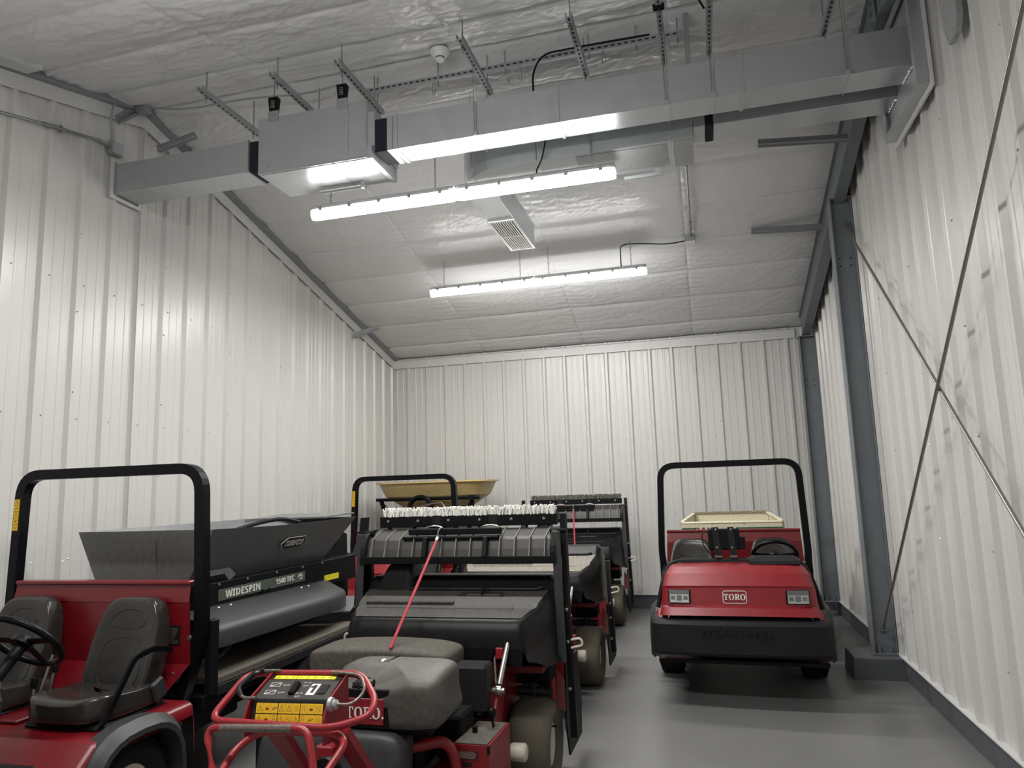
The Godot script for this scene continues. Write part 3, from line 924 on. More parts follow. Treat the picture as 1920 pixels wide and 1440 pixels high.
	part(go, "centre_bar", mb().bb(Vector3(2.82, 4.087, 3.645), Vector3(3.02, 4.091, 3.655)), M.plastic_white)
	# sleeve where the ducts pass the right wall
	var s := thing("wall_sleeve", "deep galvanised frame round both ducts at the ribbed wall", "duct sleeve")
	part(s, "back_plate", mb().bb(Vector3(5.985, 3.99, 4.94), Vector3(6.0, 4.62, 5.66)), M.galv)
	var rg := func(x: float, d: float) -> Array: return [Vector3(x, 3.965 - d, 4.915 - d), Vector3(x, 3.965 - d, 5.685 + d), Vector3(x, 4.645 + d, 5.685 + d), Vector3(x, 4.645 + d, 4.915 - d)]
	part(s, "sleeve", mb().rect_sweep(rg.call(6.0, 0.0), 0.012, 0.05, Vector3.RIGHT, true), M.galv)
	part(s, "wall_flange", mb().rect_sweep(rg.call(6.024, 0.03), 0.028, 0.006, Vector3.RIGHT, true), M.trim)
	part(s, "lip", mb().rect_sweep(rg.call(5.955, -0.022), 0.022, 0.004, Vector3.RIGHT, true), M.galv)
	# foil sealant daubed along the joints
	for q in [[Vector3(5.978, 4.16, 5.34), Vector3(5.978, 4.15, 5.55)], [Vector3(5.978, 4.157, 4.95), Vector3(5.978, 4.157, 5.14)], [Vector3(5.978, 4.17, 5.575), Vector3(5.978, 4.4, 5.575)]]:
		var sn := []
		for k in 16: sn.append(q[0].lerp(q[1], k / 15.0) + Vector3(0.004 * sin(k * 2.1), -0.004 + 0.003 * sin(k * 3.3), 0.003 * cos(k * 1.7)))
		part(s, "sealant", mb().tube(sn, 0.008, 6), M.reflector)
	# slotted strut channels that carry the ducts
	var where := {1.07: "short of the fan box", 1.69: "over the cabled end of the fan box", 2.22: "crossing the wide end of the fan box", 3.15: "beside the smoke detector", 3.91: "next to the looped flexible conduit", 4.49: "with a black clamp near the rail end", 4.81: "with a coiled cable beside it", 5.58: "closest to the rafter"}
	for x in where:
		var t := thing("strut_channel", "slotted galvanised strut channel %s" % where[x], "strut", Vector3(x, 4.72, 5.48), "strut channels over the ducts")
		part(t, "channel", mb().bb(Vector3(-0.02, 0.0, -0.38), Vector3(0.02, 0.003, 0.38)), M.strut)
		part(t, "channel_side", mb().bb(Vector3(-0.0205, 0.003, -0.38), Vector3(-0.0175, 0.04, 0.38)), M.strut)
		part(t, "channel_side", mb().bb(Vector3(0.0175, 0.003, -0.38), Vector3(0.0205, 0.04, 0.38)), M.strut)
		var sg := mb()
		for k in 15: sg.box(Vector3(0, -0.0002, -0.35 + k * 0.05), Vector3(0.014, 0.001, 0.028), 0.0)
		part(t, "slot_row", sg, M.ink).set_meta("kind", "stuff")
		for z in [-0.3, 0.3]:
			part(t, "threaded_rod", mb().tube([Vector3(0, -0.06, z), Vector3(0, roof(5.48 + z) - 4.72 - 0.005, z)], 0.0045, 6), M.zinc)
			part(t, "nut", mb().lathe([Vector2(0.012, -0.016), Vector2(0.012, -0.002), Vector2(0, -0.002)], Transform3D(Basis.IDENTITY, Vector3(0, 0, z)), 6), M.zinc)
		if x == 4.49: part(t, "clamp", mb().box(Vector3(0, -0.0, 0.3), Vector3(0.075, 0.035, 0.04), 0.006), M.black)
	var rl := thing("strut_rail", "long slotted strut rail running under the ridge", "strut", Vector3(0, 4.86, 5.2))
	part(rl, "rail", mb().bb(Vector3(2.1, 0, -0.02), Vector3(4.64, 0.04, 0.017)), M.strut)
	var rs := mb()
	for k in 50: rs.box(Vector3(2.13 + k * 0.05, 0.02, 0.0172), Vector3(0.028, 0.012, 0.001), 0.0)
	part(rl, "slot_row", rs, M.ink).set_meta("kind", "stuff")
	for x in [2.2, 2.75, 3.3, 3.95, 4.3, 4.6]:
		part(rl, "threaded_rod", mb().tube([Vector3(x, -0.05, 0), Vector3(x, roof(5.2) - 4.865, 0)], 0.0045, 6), M.zinc)
	for x in [2.72, 3.33, 3.42, 4.06]:
		var lp := []
		for k in 12: lp.append(Vector3(x + 0.012 * cos(TAU * k / 12), -0.07 + 0.06 * sin(TAU * k / 12), 0.02))
		part(rl, "chain_link", mb().tube(lp, 0.003, 5, true), M.zinc)
	var dr := thing("drop_post", "upright galvanised strut post at the rail end", "strut", Vector3(4.62, 4.66, 5.2))
	part(dr, "post", mb().bb(Vector3(0.022, -0.1, -0.02), Vector3(0.06, 0.37, 0.02), 0.001), M.strut)

# ---------------------------------------------------------------- conduit, detector, cords
func build_services() -> void:
	var c := thing("wall_conduit", "bare metal conduit along the top of the left ribbed wall, with its box", "conduit")
	part(c, "pipe", mb().tube([Vector3(0.05, 4.13, 7.4), Vector3(0.05, 4.34, 6.587), Vector3(0.05, 4.444, 6.171), Vector3(0.055, 4.535, 5.75), Vector3(0.055, 4.525, 5.66)], 0.011, 8), M.conduit)
	part(c, "coupling", mb().tube([Vector3(0.05, 4.424, 6.25), Vector3(0.05, 4.45, 6.15)], 0.016, 8), M.conduit)
	part(c, "pipe_strap", mb().box(Vector3(0.042, 4.46, 6.1), Vector3(0.02, 0.06, 0.02), 0.003), M.zinc)
	part(c, "junction_box", mb().box(Vector3(0.062, 4.53, 5.6), Vector3(0.06, 0.11, 0.11), 0.004), M.galv_dull)
	part(c, "box_lid", mb().box(Vector3(0.094, 4.53, 5.6), Vector3(0.004, 0.1, 0.1), 0.002), M.galv)
	part(c, "flexible_whip", mb().tube(fillet([Vector3(0.06, 4.585, 5.63), Vector3(0.065, 4.8, 5.67), Vector3(0.075, 4.98, 5.62), Vector3(0.1, 5.02, 5.46), Vector3(0.1, 5.01, 5.42)], 0.12, 6), 0.009, 8), M.strut)
	var rb := thing("ridge_box", "small grey junction box at the ridge by the left wall", "junction box", Vector3(0.14, 4.985, 5.40))
	part(rb, "box", mb().box(Vector3.ZERO, Vector3(0.1, 0.09, 0.08), 0.004), M.primer_light)
	part(rb, "lid", mb().box(Vector3(0, 0, 0.042), Vector3(0.09, 0.08, 0.004), 0.002), M.primer_light)
	var fc := thing("flexible_conduit", "thin flexible conduit sagging under the ridge toward the fan box", "conduit")
	var pts := []
	for k in 25:
		var u := k / 24.0
		pts.append(Vector3(0.2 + u * 1.75, 4.985 - 0.05 * sin(u * PI) - 0.02 * sin(u * 9.0) - 0.08 * u, 5.39 - 0.05 * u))
	part(fc, "whip", mb().tube(pts, 0.008, 6), M.strut)
	# plastic channel at the rake, clear
	var cp := thing("plastic_channel", "glossy clear plastic channel along the rake trim", "plastic channel")
	for q in [[0.1, 0.0], [0.235, 0.0]]:
		part(cp, "wall", mb().bar(Vector3(q[0], roof(6.45) - 0.03, 6.45), Vector3(q[0], roof(7.4) - 0.03, 7.4), 0.006, 0.05), M.clear)
	part(cp, "cover", mb().bar(Vector3(0.168, roof(6.45) - 0.055, 6.45), Vector3(0.168, roof(7.4) - 0.055, 7.4), 0.14, 0.006), M.clear)
	part(cp, "tube", mb().bar(Vector3(0.2, roof(6.5) - 0.035, 6.5), Vector3(0.2, roof(7.4) - 0.035, 7.4), 0.02, 0.012), M.white)
	# smoke detector under the ridge
	var sd := thing("smoke_detector", "white round smoke detector under the ridge", "smoke detector", Vector3(2.85, 4.96, 5.42))
	part(sd, "mount_box", mb().box(Vector3(0, 0.035, 0), Vector3(0.1, 0.07, 0.1), 0.004), M.galv_dull)
	part(sd, "base", mb().lathe([Vector2(0, -0.03), Vector2(0.06, -0.03), Vector2(0.075, -0.015), Vector2(0.075, 0.0), Vector2(0, 0.0)], Transform3D.IDENTITY, 28), M.plastic_white)
	part(sd, "head", mb().lathe([Vector2(0, -0.075), Vector2(0.03, -0.075), Vector2(0.036, -0.066), Vector2(0.036, -0.052), Vector2(0.05, -0.046), Vector2(0.056, -0.03), Vector2(0, -0.03)], Transform3D.IDENTITY, 28), M.plastic_white)
	part(sd, "vent_band", mb().lathe([Vector2(0.034, -0.064), Vector2(0.0365, -0.064), Vector2(0.0365, -0.056), Vector2(0.034, -0.056)], Transform3D.IDENTITY, 28), M.ink)
	# ceiling conduit and outlet that feeds the far battens
	var y := func(z: float, d: float) -> float: return roof(z) - d
	var cc := thing("ceiling_conduit", "straight metal conduit down the roof seam to an outlet box", "conduit")
	part(cc, "pipe", mb().tube([Vector3(4.60, y.call(3.62, 0.06), 3.62), Vector3(4.60, y.call(2.48, 0.06), 2.48)], 0.0105, 8), M.conduit)
	part(cc, "coupling", mb().tube([Vector3(4.60, y.call(2.75, 0.06), 2.75), Vector3(4.60, y.call(2.68, 0.06), 2.68)], 0.015, 8), M.conduit)
	part(cc, "outlet_box", mb().box(Vector3(4.59, y.call(2.42, 0.06), 2.42), Vector3(0.11, 0.06, 0.1), 0.004), M.galv_dull)
	part(cc, "cover_plate", mb().box(Vector3(4.59, y.call(2.40, 0.098), 2.44), Vector3(0.1, 0.012, 0.11), 0.004), M.plastic_white)
	var bc := thing("power_cord", "black cord looping from the outlet box to the far batten", "cord")
	part(bc, "cord", mb().tube(fillet([Vector3(4.53, y.call(2.42, 0.07), 2.42), Vector3(4.35, y.call(2.45, 0.11), 2.47), Vector3(4.1, y.call(2.48, 0.09), 2.5), Vector3(3.9, y.call(2.5, 0.075), 2.5), Vector3(3.84, y.call(2.5, 0.1), 2.5), Vector3(3.84, 4.015, 2.5)], 0.12, 8), 0.0065, 7), M.cable)
	var b2 := thing("power_cord", "short black cord dropping onto the batten under the elbow", "cord")
	part(b2, "cord", mb().tube(fillet([Vector3(3.62, 4.30, 5.25), Vector3(3.6, 4.2, 5.24), Vector3(3.56, 4.08, 5.2), Vector3(3.49, 4.05, 5.09), Vector3(3.49, 4.014, 5.08)], 0.08, 5), 0.006, 7), M.cable)
	var b3 := thing("power_cord", "black cord arching from the strut rail down behind the long duct", "cord")
	part(b3, "cord", mb().tube(fillet([Vector3(4.4, 4.92, 5.2), Vector3(4.0, 4.9, 5.24), Vector3(3.62, 4.86, 5.3), Vector3(3.54, 4.72, 5.32), Vector3(3.54, 4.43, 5.32)], 0.25, 8), 0.008, 7), M.cable)
	var b4 := thing("power_cord", "black cord bundled beside the coiled-cable strut", "cord")
	part(b4, "cord", mb().tube(fillet([Vector3(4.73, 5.0, 5.5), Vector3(4.72, 4.9, 5.62), Vector3(4.74, 4.8, 5.68), Vector3(4.78, 4.77, 5.6)], 0.06, 5), 0.007, 7), M.cable)

# ---------------------------------------------------------------- printed stickers
func line_px(im: Image, a: Vector2, b: Vector2, c: Color, w := 2) -> void:
	var n := int(maxf(absf(b.x - a.x), absf(b.y - a.y))) + 1
	for i in n + 1:
		var p := a.lerp(b, float(i) / n)
		im.fill_rect(Rect2i(int(p.x) - w / 2, int(p.y) - w / 2, w, w), c)

func ring_px(im: Image, o: Vector2, r: float, c: Color, w := 2) -> void:
	for k in 40: im.fill_rect(Rect2i(int(o.x + cos(TAU * k / 40) * r), int(o.y + sin(TAU * k / 40) * r), w, w), c)

func picto(im: Image, o: Vector2, s: float, kind: int, c: Color) -> void:   # small warning symbols
	match kind:
		0:
			line_px(im, o + Vector2(-s, s * 0.8), o + Vector2(s, s * 0.8), c); line_px(im, o + Vector2(-s, s * 0.8), o + Vector2(0, -s), c); line_px(im, o + Vector2(s, s * 0.8), o + Vector2(0, -s), c)
			line_px(im, o + Vector2(0, -s * 0.35), o + Vector2(0, s * 0.25), c, 3); im.fill_rect(Rect2i(int(o.x) - 1, int(o.y + s * 0.45), 3, 3), c)
		1:
			ring_px(im, o, s * 0.8, c); line_px(im, o + Vector2(-s * 0.5, -s * 0.5), o + Vector2(s * 0.5, s * 0.5), c)
		2:
			line_px(im, o + Vector2(-s, s * 0.5), o + Vector2(0, s * 0.2), c, 3); line_px(im, o + Vector2(0, s * 0.2), o + Vector2(s, -s * 0.4), c, 3); ring_px(im, o + Vector2(-s * 0.3, -s * 0.2), s * 0.35, c)
		3:
			im.fill_rect(Rect2i(int(o.x - s * 0.6), int(o.y - s * 0.2), int(s * 1.2), int(s * 0.7)), Color(0.55, 0.08, 0.08)); ring_px(im, o, s * 0.8, c, 1)
		4:
			line_px(im, o + Vector2(-s * 0.5, -s), o + Vector2(-s * 0.5, s), c); line_px(im, o + Vector2(s * 0.4, -s), o + Vector2(s * 0.4, s), c); line_px(im, o + Vector2(-s * 0.5, 0), o + Vector2(s * 0.4, 0), c); line_px(im, o + Vector2(-s * 0.5, -s), o + Vector2(s * 0.4, -s), c)
		5:
			line_px(im, o + Vector2(-s, 0), o + Vector2(s * 0.8, 0), c, 3); line_px(im, o + Vector2(s * 0.3, -s * 0.4), o + Vector2(s * 0.8, 0), c); line_px(im, o + Vector2(s * 0.3, s * 0.4), o + Vector2(s * 0.8, 0), c); ring_px(im, o + Vector2(-s * 0.5, s * 0.3), s * 0.3, c)

func print_mat(im: Image, rough := 0.45) -> StandardMaterial3D:
	var m := StandardMaterial3D.new()
	m.albedo_texture = ImageTexture.create_from_image(im)
	m.roughness = rough
	return m

func sticker(parent: Node, called: String, m: Material, a: Vector3, b: Vector3, c: Vector3, d: Vector3, label := "") -> void:
	var g := mb()
	var n := (c - a).cross(d - b).normalized() * 0.0012
	g.quad(a + n, b + n, c + n, d + n)
	for e in [[a, b], [b, c], [c, d], [d, a]]: g.qo(e[0], e[1], e[1] + n, e[0] + n, (e[0] + e[1]) * 0.5 - (a + c) * 0.5)
	part(parent, called, g, m, label)

func make_prints() -> void:
	var ink := Color(0.06, 0.05, 0.04)
	var ye := c8(232, 186, 30)
	var im := Image.create(512, 128, false, Image.FORMAT_RGB8)
	im.fill(ye)
	var seq := [0, 3, 2, 0, 0, 1, 4, 3, 1, 0, 3, 4, 0, 1, 0, 4, 2, 1]
	for k in 18:
		var r := k / 9
		var c := k % 9
		picto(im, Vector2(30 + c * 56.5, 32 + r * 64), 20, seq[k], ink)
	im.fill_rect(Rect2i(0, 61, 512, 6), ink)
	for x in [168, 338]: im.fill_rect(Rect2i(x, 0, 6, 128), ink)
	for x in [56, 112, 226, 282, 395, 452]: im.fill_rect(Rect2i(x, 0, 1, 128), ink)
	M.print_warn = print_mat(im)
	im = Image.create(512, 40, false, Image.FORMAT_RGB8)
	im.fill(c8(226, 218, 44))
	for k in 8: picto(im, Vector2(34 + k * 62, 20), 13, [0, 1, 2, 4, 0, 5, 2, 5][k], Color(0.25, 0.24, 0.06))
	im.fill_rect(Rect2i(186, 0, 4, 40), ink)
	M.print_top = print_mat(im)
	im = Image.create(48, 256, false, Image.FORMAT_RGB8)
	im.fill(ye)
	for k in 5:
		picto(im, Vector2(24, 26 + k * 51), 15, [0, 2, 4, 2, 1][k], ink)
		im.fill_rect(Rect2i(0, k * 51, 48, 3), ink)
	M.print_post = print_mat(im)
	# black control panel face with white symbols
	im = Image.create(512, 256, false, Image.FORMAT_RGB8)
	im.fill(c8(44, 41, 38))
	var wh := c8(220, 216, 206)
	for q in [[80, 70], [80, 170]]:
		for e in [[-34, -26, 34, -26], [34, -26, 34, 26], [34, 26, -34, 26], [-34, 26, -34, -26], [-34, 26, 34, -26], [-20, 20, 5, -5]]:
			line_px(im, Vector2(q[0] + e[0], q[1] + e[1]), Vector2(q[0] + e[2], q[1] + e[3]), wh, 4)
		picto(im, Vector2(q[0] + 80, q[1]), 26, 5, wh)
	for q in [[300, 60], [290, 200]]:
		picto(im, Vector2(q[0] - 16, q[1] - 22), 12, 2, wh); picto(im, Vector2(q[0] + 14, q[1] - 22), 10, 4, wh); picto(im, Vector2(q[0], q[1] + 16), 20, 5, wh)
	M.print_panel = print_mat(im, 0.5)
	im = Image.create(128, 192, false, Image.FORMAT_RGB8)
	im.fill(c8(24, 24, 24))
	for k in 18: im.fill_rect(Rect2i(14, 18 + k * 9, 60 + (k * 37) % 40, 3), c8(110, 108, 104))
	M.print_text = print_mat(im)
	im = Image.create(128, 64, false, Image.FORMAT_RGB8)
	im.fill(c8(60, 30, 28))
	for k in 6: im.fill_rect(Rect2i(6, 6 + k * 9, 100 + (k * 29) % 16, 3), c8(180, 168, 158))
	M.print_small = print_mat(im)

# ---------------------------------------------------------------- wheels
func wheel(parent: Node, at: Vector3, r: float, w: float, rim_r: float, tyre: Material, treads := 0, out := 1.0) -> Node3D:
	var wnode := Node3D.new()
	wnode.name = "wheel"
	parent.add_child(wnode, true)
	wnode.position = at
	var X := Transform3D(Basis(Vector3.BACK, -PI / 2), Vector3.ZERO)   # lathe axis along x
	var h := w * 0.5
	part(wnode, "tyre", mb().lathe([Vector2(rim_r - 0.01, -h * 0.72), Vector2(rim_r, -h * 0.8), Vector2(rim_r + (r - rim_r) * 0.45, -h), Vector2(r - 0.045, -h * 0.98), Vector2(r - 0.018, -h * 0.86), Vector2(r - 0.005, -h * 0.6), Vector2(r, -h * 0.2), Vector2(r, h * 0.2), Vector2(r - 0.005, h * 0.6), Vector2(r - 0.018, h * 0.86), Vector2(r - 0.045, h * 0.98), Vector2(rim_r + (r - rim_r) * 0.45, h), Vector2(rim_r, h * 0.8), Vector2(rim_r - 0.01, h * 0.72)], X, 40), tyre)
	part(wnode, "rim", mb().lathe([Vector2(0, -h * 0.3), Vector2(rim_r * 0.5, -h * 0.3), Vector2(rim_r * 0.75, -h * 0.5), Vector2(rim_r - 0.004, -h * 0.76), Vector2(rim_r - 0.004, h * 0.76), Vector2(rim_r * 0.75, h * 0.5), Vector2(rim_r * 0.5, h * 0.3), Vector2(0, h * 0.3)], X, 32), M.rim)
	part(wnode, "hub", mb().lathe([Vector2(0, -h * 0.55), Vector2(0.035, -h * 0.55), Vector2(0.035, h * 0.55), Vector2(0, h * 0.55)], X, 16), M.strut)
	if treads > 0:
		var g := mb()
		for k in treads:
			for row in 5:
				var a := TAU * (k + (0.5 if row % 2 == 1 else 0.0)) / treads
				var xx := (row - 2) * w * 0.17
				var d := Vector3(0, cos(a), sin(a))
				g.box(Vector3(xx, 0, 0) + d * (r - 0.002 - 0.004 * absf(row - 2)), Vector3(w * 0.135, 0.014, TAU * r / treads * 0.62), 0.002, Basis(Vector3.RIGHT, a) * Basis(Vector3.UP, 0.5 if row % 2 == 0 else -0.5))
		var o := part(wnode, "tread_blocks", g, tyre)
		o.set_meta("kind", "stuff")
	return wnode

# ---------------------------------------------------------------- utility cart
# local: origin on the floor under the roll bar, +z forward
func make_seat(parent: Node, x: float, arm: bool) -> void:
	var s := Node3D.new()
	s.name = "seat"
	parent.add_child(s, true)
	s.position = Vector3(x, 0.645, 0.36)
	var cush := func(p: Vector3) -> Vector3:
		var q := p
		var side := pow(absf(q.x) / 0.245, 2.5)
		if q.y > 0: q.y += side * 0.035 - 0.012 * (1 - side)
		q.y += 0.03 * smoothstep(0.0, 0.24, q.z) * (1.0 if q.y > 0 else 0.3)
		q.z += 0.02 * (1.0 - side) * signf(q.z)
		return q
	part(s, "cushion", mb().body(Vector3(0.232, 0.065, 0.255), 0.55, 0.5, cush, 18, 44), M.seat)
	var back := func(p: Vector3) -> Vector3:
		var q := p
		var ny := (q.y + 0.24) / 0.48
		q.x *= lerpf(1.0, 0.86, smoothstep(0.45, 1.0, ny))
		var side := pow(absf(q.x) / 0.208, 2.2)
		if q.z > -0.03: q.z += 0.075 * side * (1.0 - 0.45 * ny)
		q.z -= 0.10 * ny + 0.02 * sin(ny * PI)
		return q + Vector3(0, 0.235, -0.155)
	part(s, "backrest", mb().body(Vector3(0.208, 0.25, 0.055), 0.45, 0.45, back, 22, 44), M.seat)
	# stitched outlines pressed into the vinyl
	var on := func(px: float, py: float) -> Vector3: return back.call(Vector3(px, py, 0.0545 * (1.0 - 0.12 * pow(absf(px) / 0.2, 3.0) - 0.10 * pow(absf(py) / 0.22, 4.0))))
	var lo := []
	for k in 33:
		var an := TAU * k / 32
		lo.append(on.call(0.135 * signf(cos(an)) * pow(absf(cos(an)), 0.55), -0.075 + 0.12 * signf(sin(an)) * pow(absf(sin(an)), 0.55)))
	part(s, "seam", mb().tube(lo, 0.0035, 5), M.seat_seam)
	var up := []
	for k in 17:
		var an := PI + PI * k / 16
		up.append(on.call(0.12 * cos(an), 0.125 + 0.035 * sin(an)))
	part(s, "seam", mb().tube(up, 0.0035, 5), M.seat_seam)
	var up2 := []
	for k in 17:
		var an := PI * k / 16
		up2.append(on.call(0.12 * cos(an), 0.125 + 0.065 * sin(an)))
	part(s, "seam", mb().tube(up2, 0.0025, 5), M.seat_seam)
	part(s, "seat_pan", mb().box(Vector3(0, -0.066, 0.0), Vector3(0.44, 0.05, 0.46), 0.015), M.black)
	if arm:
		part(s, "armrest", mb().rect_sweep(fillet([Vector3(0.25, -0.05, 0.25), Vector3(0.25, 0.0, 0.2), Vector3(0.25, 0.23, 0.04), Vector3(0.25, 0.25, -0.09), Vector3(0.25, 0.215, -0.22)], 0.03, 4), 0.013, 0.008, Vector3.RIGHT), M.black_gloss)
		part(s, "armrest_pivot", mb().box(Vector3(0.235, 0.03, -0.15), Vector3(0.03, 0.11, 0.09), 0.01, Basis(Vector3.RIGHT, 0.4)), M.step)
	else:
		part(s, "armrest", mb().rect_sweep(fillet([Vector3(-0.25, -0.05, 0.22), Vector3(-0.25, 0.2, 0.05), Vector3(-0.25, 0.24, -0.14)], 0.03, 4), 0.012, 0.008, Vector3.RIGHT), M.black_gloss)

func make_cart(at: Vector3, label: String, turn := 0.0, detail := true, marked := true) -> Node3D:
	var t := thing("utility_cart", label, "cart", at, "parked red utility carts")
	t.rotation.y = turn
	# roll bar
	var ro := part(t, "roll_bar", mb().rect_sweep(fillet([Vector3(-0.5, 0.42, 0), Vector3(-0.675, 0.9, 0), Vector3(-0.64, 1.832, 0), Vector3(0.64, 1.832, 0), Vector3(0.67, 0.9, 0), Vector3(0.5, 0.42, 0)], 0.14, 7), 0.03, 0.03, Vector3.BACK), M.black_gloss)
	if marked: sticker(ro, "warning_sticker", M.print_post, Vector3(-0.677, 1.50, 0.0305), Vector3(-0.638, 1.50, 0.0305), Vector3(-0.632, 1.69, 0.0305), Vector3(-0.671, 1.69, 0.0305), "yellow warning sticker")
	for sx in [-1.0, 1.0]:
		part(t, "roll_bar_bracket", mb().bb(Vector3(sx * 0.66, 0.58, -0.11), Vector3(sx * 0.70, 0.98, -0.04), 0.004), M.black)
		part(t, "bracket_bolt", mb().lathe([Vector2(0.014, 0), Vector2(0.014, 0.01), Vector2(0, 0.012)], Transform3D(Basis(Vector3.RIGHT, PI / 2), Vector3(sx * 0.62, 0.90, 0.034)), 6), M.zinc)
	# red headboard behind the seats
	var hb := part(t, "headboard", mb().prism([Vector2(-0.63, 0.76), Vector2(0.63, 0.76), Vector2(0.615, 1.09), Vector2(-0.615, 1.09)], 0.036, 0.042), M.red)
	part(hb, "upper_band", mb().slab(Vector3(-0.615, 1.09, 0.042), Vector3(0.615, 1.09, 0.042), Vector3(0.61, 1.185, 0.025), Vector3(-0.61, 1.185, 0.025), 0.004), M.red)
	part(hb, "top_lip", mb().bb(Vector3(-0.612, 1.182, -0.03), Vector3(0.612, 1.205, 0.045), 0.006), M.red)
	part(hb, "lower_panel", mb().slab(Vector3(-0.52, 0.58, 0.16), Vector3(0.52, 0.58, 0.16), Vector3(0.63, 0.76, 0.042), Vector3(-0.63, 0.76, 0.042), 0.005), M.red)
	if detail:
		sticker(hb, "data_plate", M.print_text, Vector3(0.46, 0.86, 0.0425), Vector3(0.565, 0.86, 0.0425), Vector3(0.565, 0.965, 0.0425), Vector3(0.46, 0.965, 0.0425), "black data sticker")
		for q in [Vector3(0.55, 0.72, 0.076), Vector3(-0.55, 0.72, 0.076)]:
			part(hb, "screw", mb().lathe([Vector2(0.008, 0), Vector2(0.007, 0.004), Vector2(0, 0.006)], Transform3D(Basis(Vector3.RIGHT, PI / 2), q), 8), M.zinc)
	make_seat(t, -0.385, false)
	make_seat(t, 0.34, true)
	# red seat platform: top, sloping front, wheel-side panels
	var rows := []
	for q in [[0.06, 0.47], [0.08, 0.585], [0.72, 0.575], [0.84, 0.47], [0.90, 0.34]]:
		var z: float = q[0]
		var y: float = q[1]
		var lo := y - 0.07 if z > 0.07 and z < 0.85 else 0.3
		rows.append([Vector3(-0.69, lo, z), Vector3(-0.685, y - 0.02, z), Vector3(-0.66, y, z), Vector3(0, y + 0.004, z), Vector3(0.66, y, z), Vector3(0.685, y - 0.02, z), Vector3(0.69, lo, z)])
	part(t, "seat_platform", mb().strip(rows, Vector3.UP), M.red)
	part(t, "floor_pan", mb().bb(Vector3(-0.62, 0.28, 0.88), Vector3(0.62, 0.31, 1.4), 0.004), M.moulded)
	part(t, "chassis_rail", mb().bb(Vector3(-0.3, 0.3, -1.75), Vector3(-0.22, 0.4, 1.2), 0.006), M.black)
	part(t, "chassis_rail", mb().bb(Vector3(0.22, 0.3, -1.75), Vector3(0.3, 0.4, 1.2), 0.006), M.black)
	part(t, "axle", mb().tube([Vector3(-0.55, 0.26, 0.5), Vector3(0.55, 0.26, 0.5)], 0.03, 10), M.black)
	part(t, "axle", mb().tube([Vector3(-0.5, 0.3, -1.28), Vector3(0.5, 0.3, -1.28)], 0.04, 10), M.black)
	part(t, "engine_bay", mb().bb(Vector3(-0.42, 0.3, -0.7), Vector3(0.42, 0.56, -0.02), 0.02), M.black)
	# wheel-arch flares
	for sx in [-1.0, 1.0]:
		var fr := []
		for k in 15:
			var u := k / 14.0
			var an := lerpf(-0.12, PI + 0.12, u)
			var c := cos(an)
			var s_ := sin(an)
			var zc := 0.48 + signf(c) * pow(absf(c), 0.75)* 0.33
			var yc := 0.27 + signf(s_) * pow(absf(s_), 0.7) * 0.345
			var zi := 0.48 + signf(c) * pow(absf(c), 0.75) * 0.27
			var yi := 0.27 + signf(s_) * pow(absf(s_), 0.7) * 0.28
			fr.append([Vector3(sx * 0.62, yc, zc), Vector3(sx * 0.695, yc + 0.003, zc), Vector3(sx * 0.715, yc - 0.012, lerpf(zc, 0.48, 0.03)), Vector3(sx * 0.745, lerpf(yc, yi, 0.6), lerpf(zc, zi, 0.6)), Vector3(sx * 0.745, yi, zi), Vector3(sx * 0.70, yi, zi), Vector3(sx * 0.5, yi + 0.01, zi)])
		var rr := []
		for j in 7:
			var l := []
			for k in 15: l.append(fr[k][j])
			rr.append(l)
		part(t, "fender", mb().strip(rr, Vector3(sx, 0.6, 0)), M.step)
		wheel(t, Vector3(sx * 0.585, 0.265, 0.49), 0.265, 0.215, 0.15, M.tyre_black, 30 if detail else 0)
		wheel(t, Vector3(sx * 0.52, 0.31, -1.28), 0.31, 0.28, 0.15, M.tyre_black)
	# hood: plan rows pulled back at the corners
	var prof := [[1.07, 1.01, 0.50], [1.28, 0.995, 0.52], [1.375, 0.952, 0.545], [1.455, 0.868, 0.565], [1.452, 0.852, 0.566], [1.475, 0.725, 0.578], [1.50, 0.712, 0.58], [1.545, 0.66, 0.588]]
	var hr := []
	for q in prof:
		var z: float = q[0]
		var y: float = q[1]
		var w: float = q[2]
		var dz := func(b: float) -> float: return maxf(1.17, z - b)
		hr.append([Vector3(-w - 0.012, y - 0.10 if y > 0.98 else y - 0.02, 1.16), Vector3(-w - 0.008, y - 0.035, dz.call(0.16)), Vector3(-w + 0.004, y - 0.012, dz.call(0.07)), Vector3(-w + 0.04, y - 0.004, dz.call(0.025)), Vector3(-w + 0.11, y, z), Vector3(-w * 0.4, y + 0.003, z + 0.012), Vector3(0, y + 0.004, z + 0.016), Vector3(w * 0.4, y + 0.003, z + 0.012), Vector3(w - 0.11, y, z), Vector3(w - 0.04, y - 0.004, dz.call(0.025)), Vector3(w - 0.004, y - 0.012, dz.call(0.07)), Vector3(w + 0.008, y - 0.035, dz.call(0.16)), Vector3(w + 0.012, y - 0.10 if y > 0.98 else y - 0.02, 1.16)])
	var ho := part(t, "hood", mb().strip(hr, Vector3(0, 0.5, 1)), M.red_hood)
	part(ho, "recess_lip", mb().tube(fillet([Vector3(-0.53, 0.735, 1.46), Vector3(-0.46, 0.722, 1.488), Vector3(0.46, 0.722, 1.488), Vector3(0.53, 0.735, 1.46)], 0.05, 4), 0.005, 6), M.red_hood)
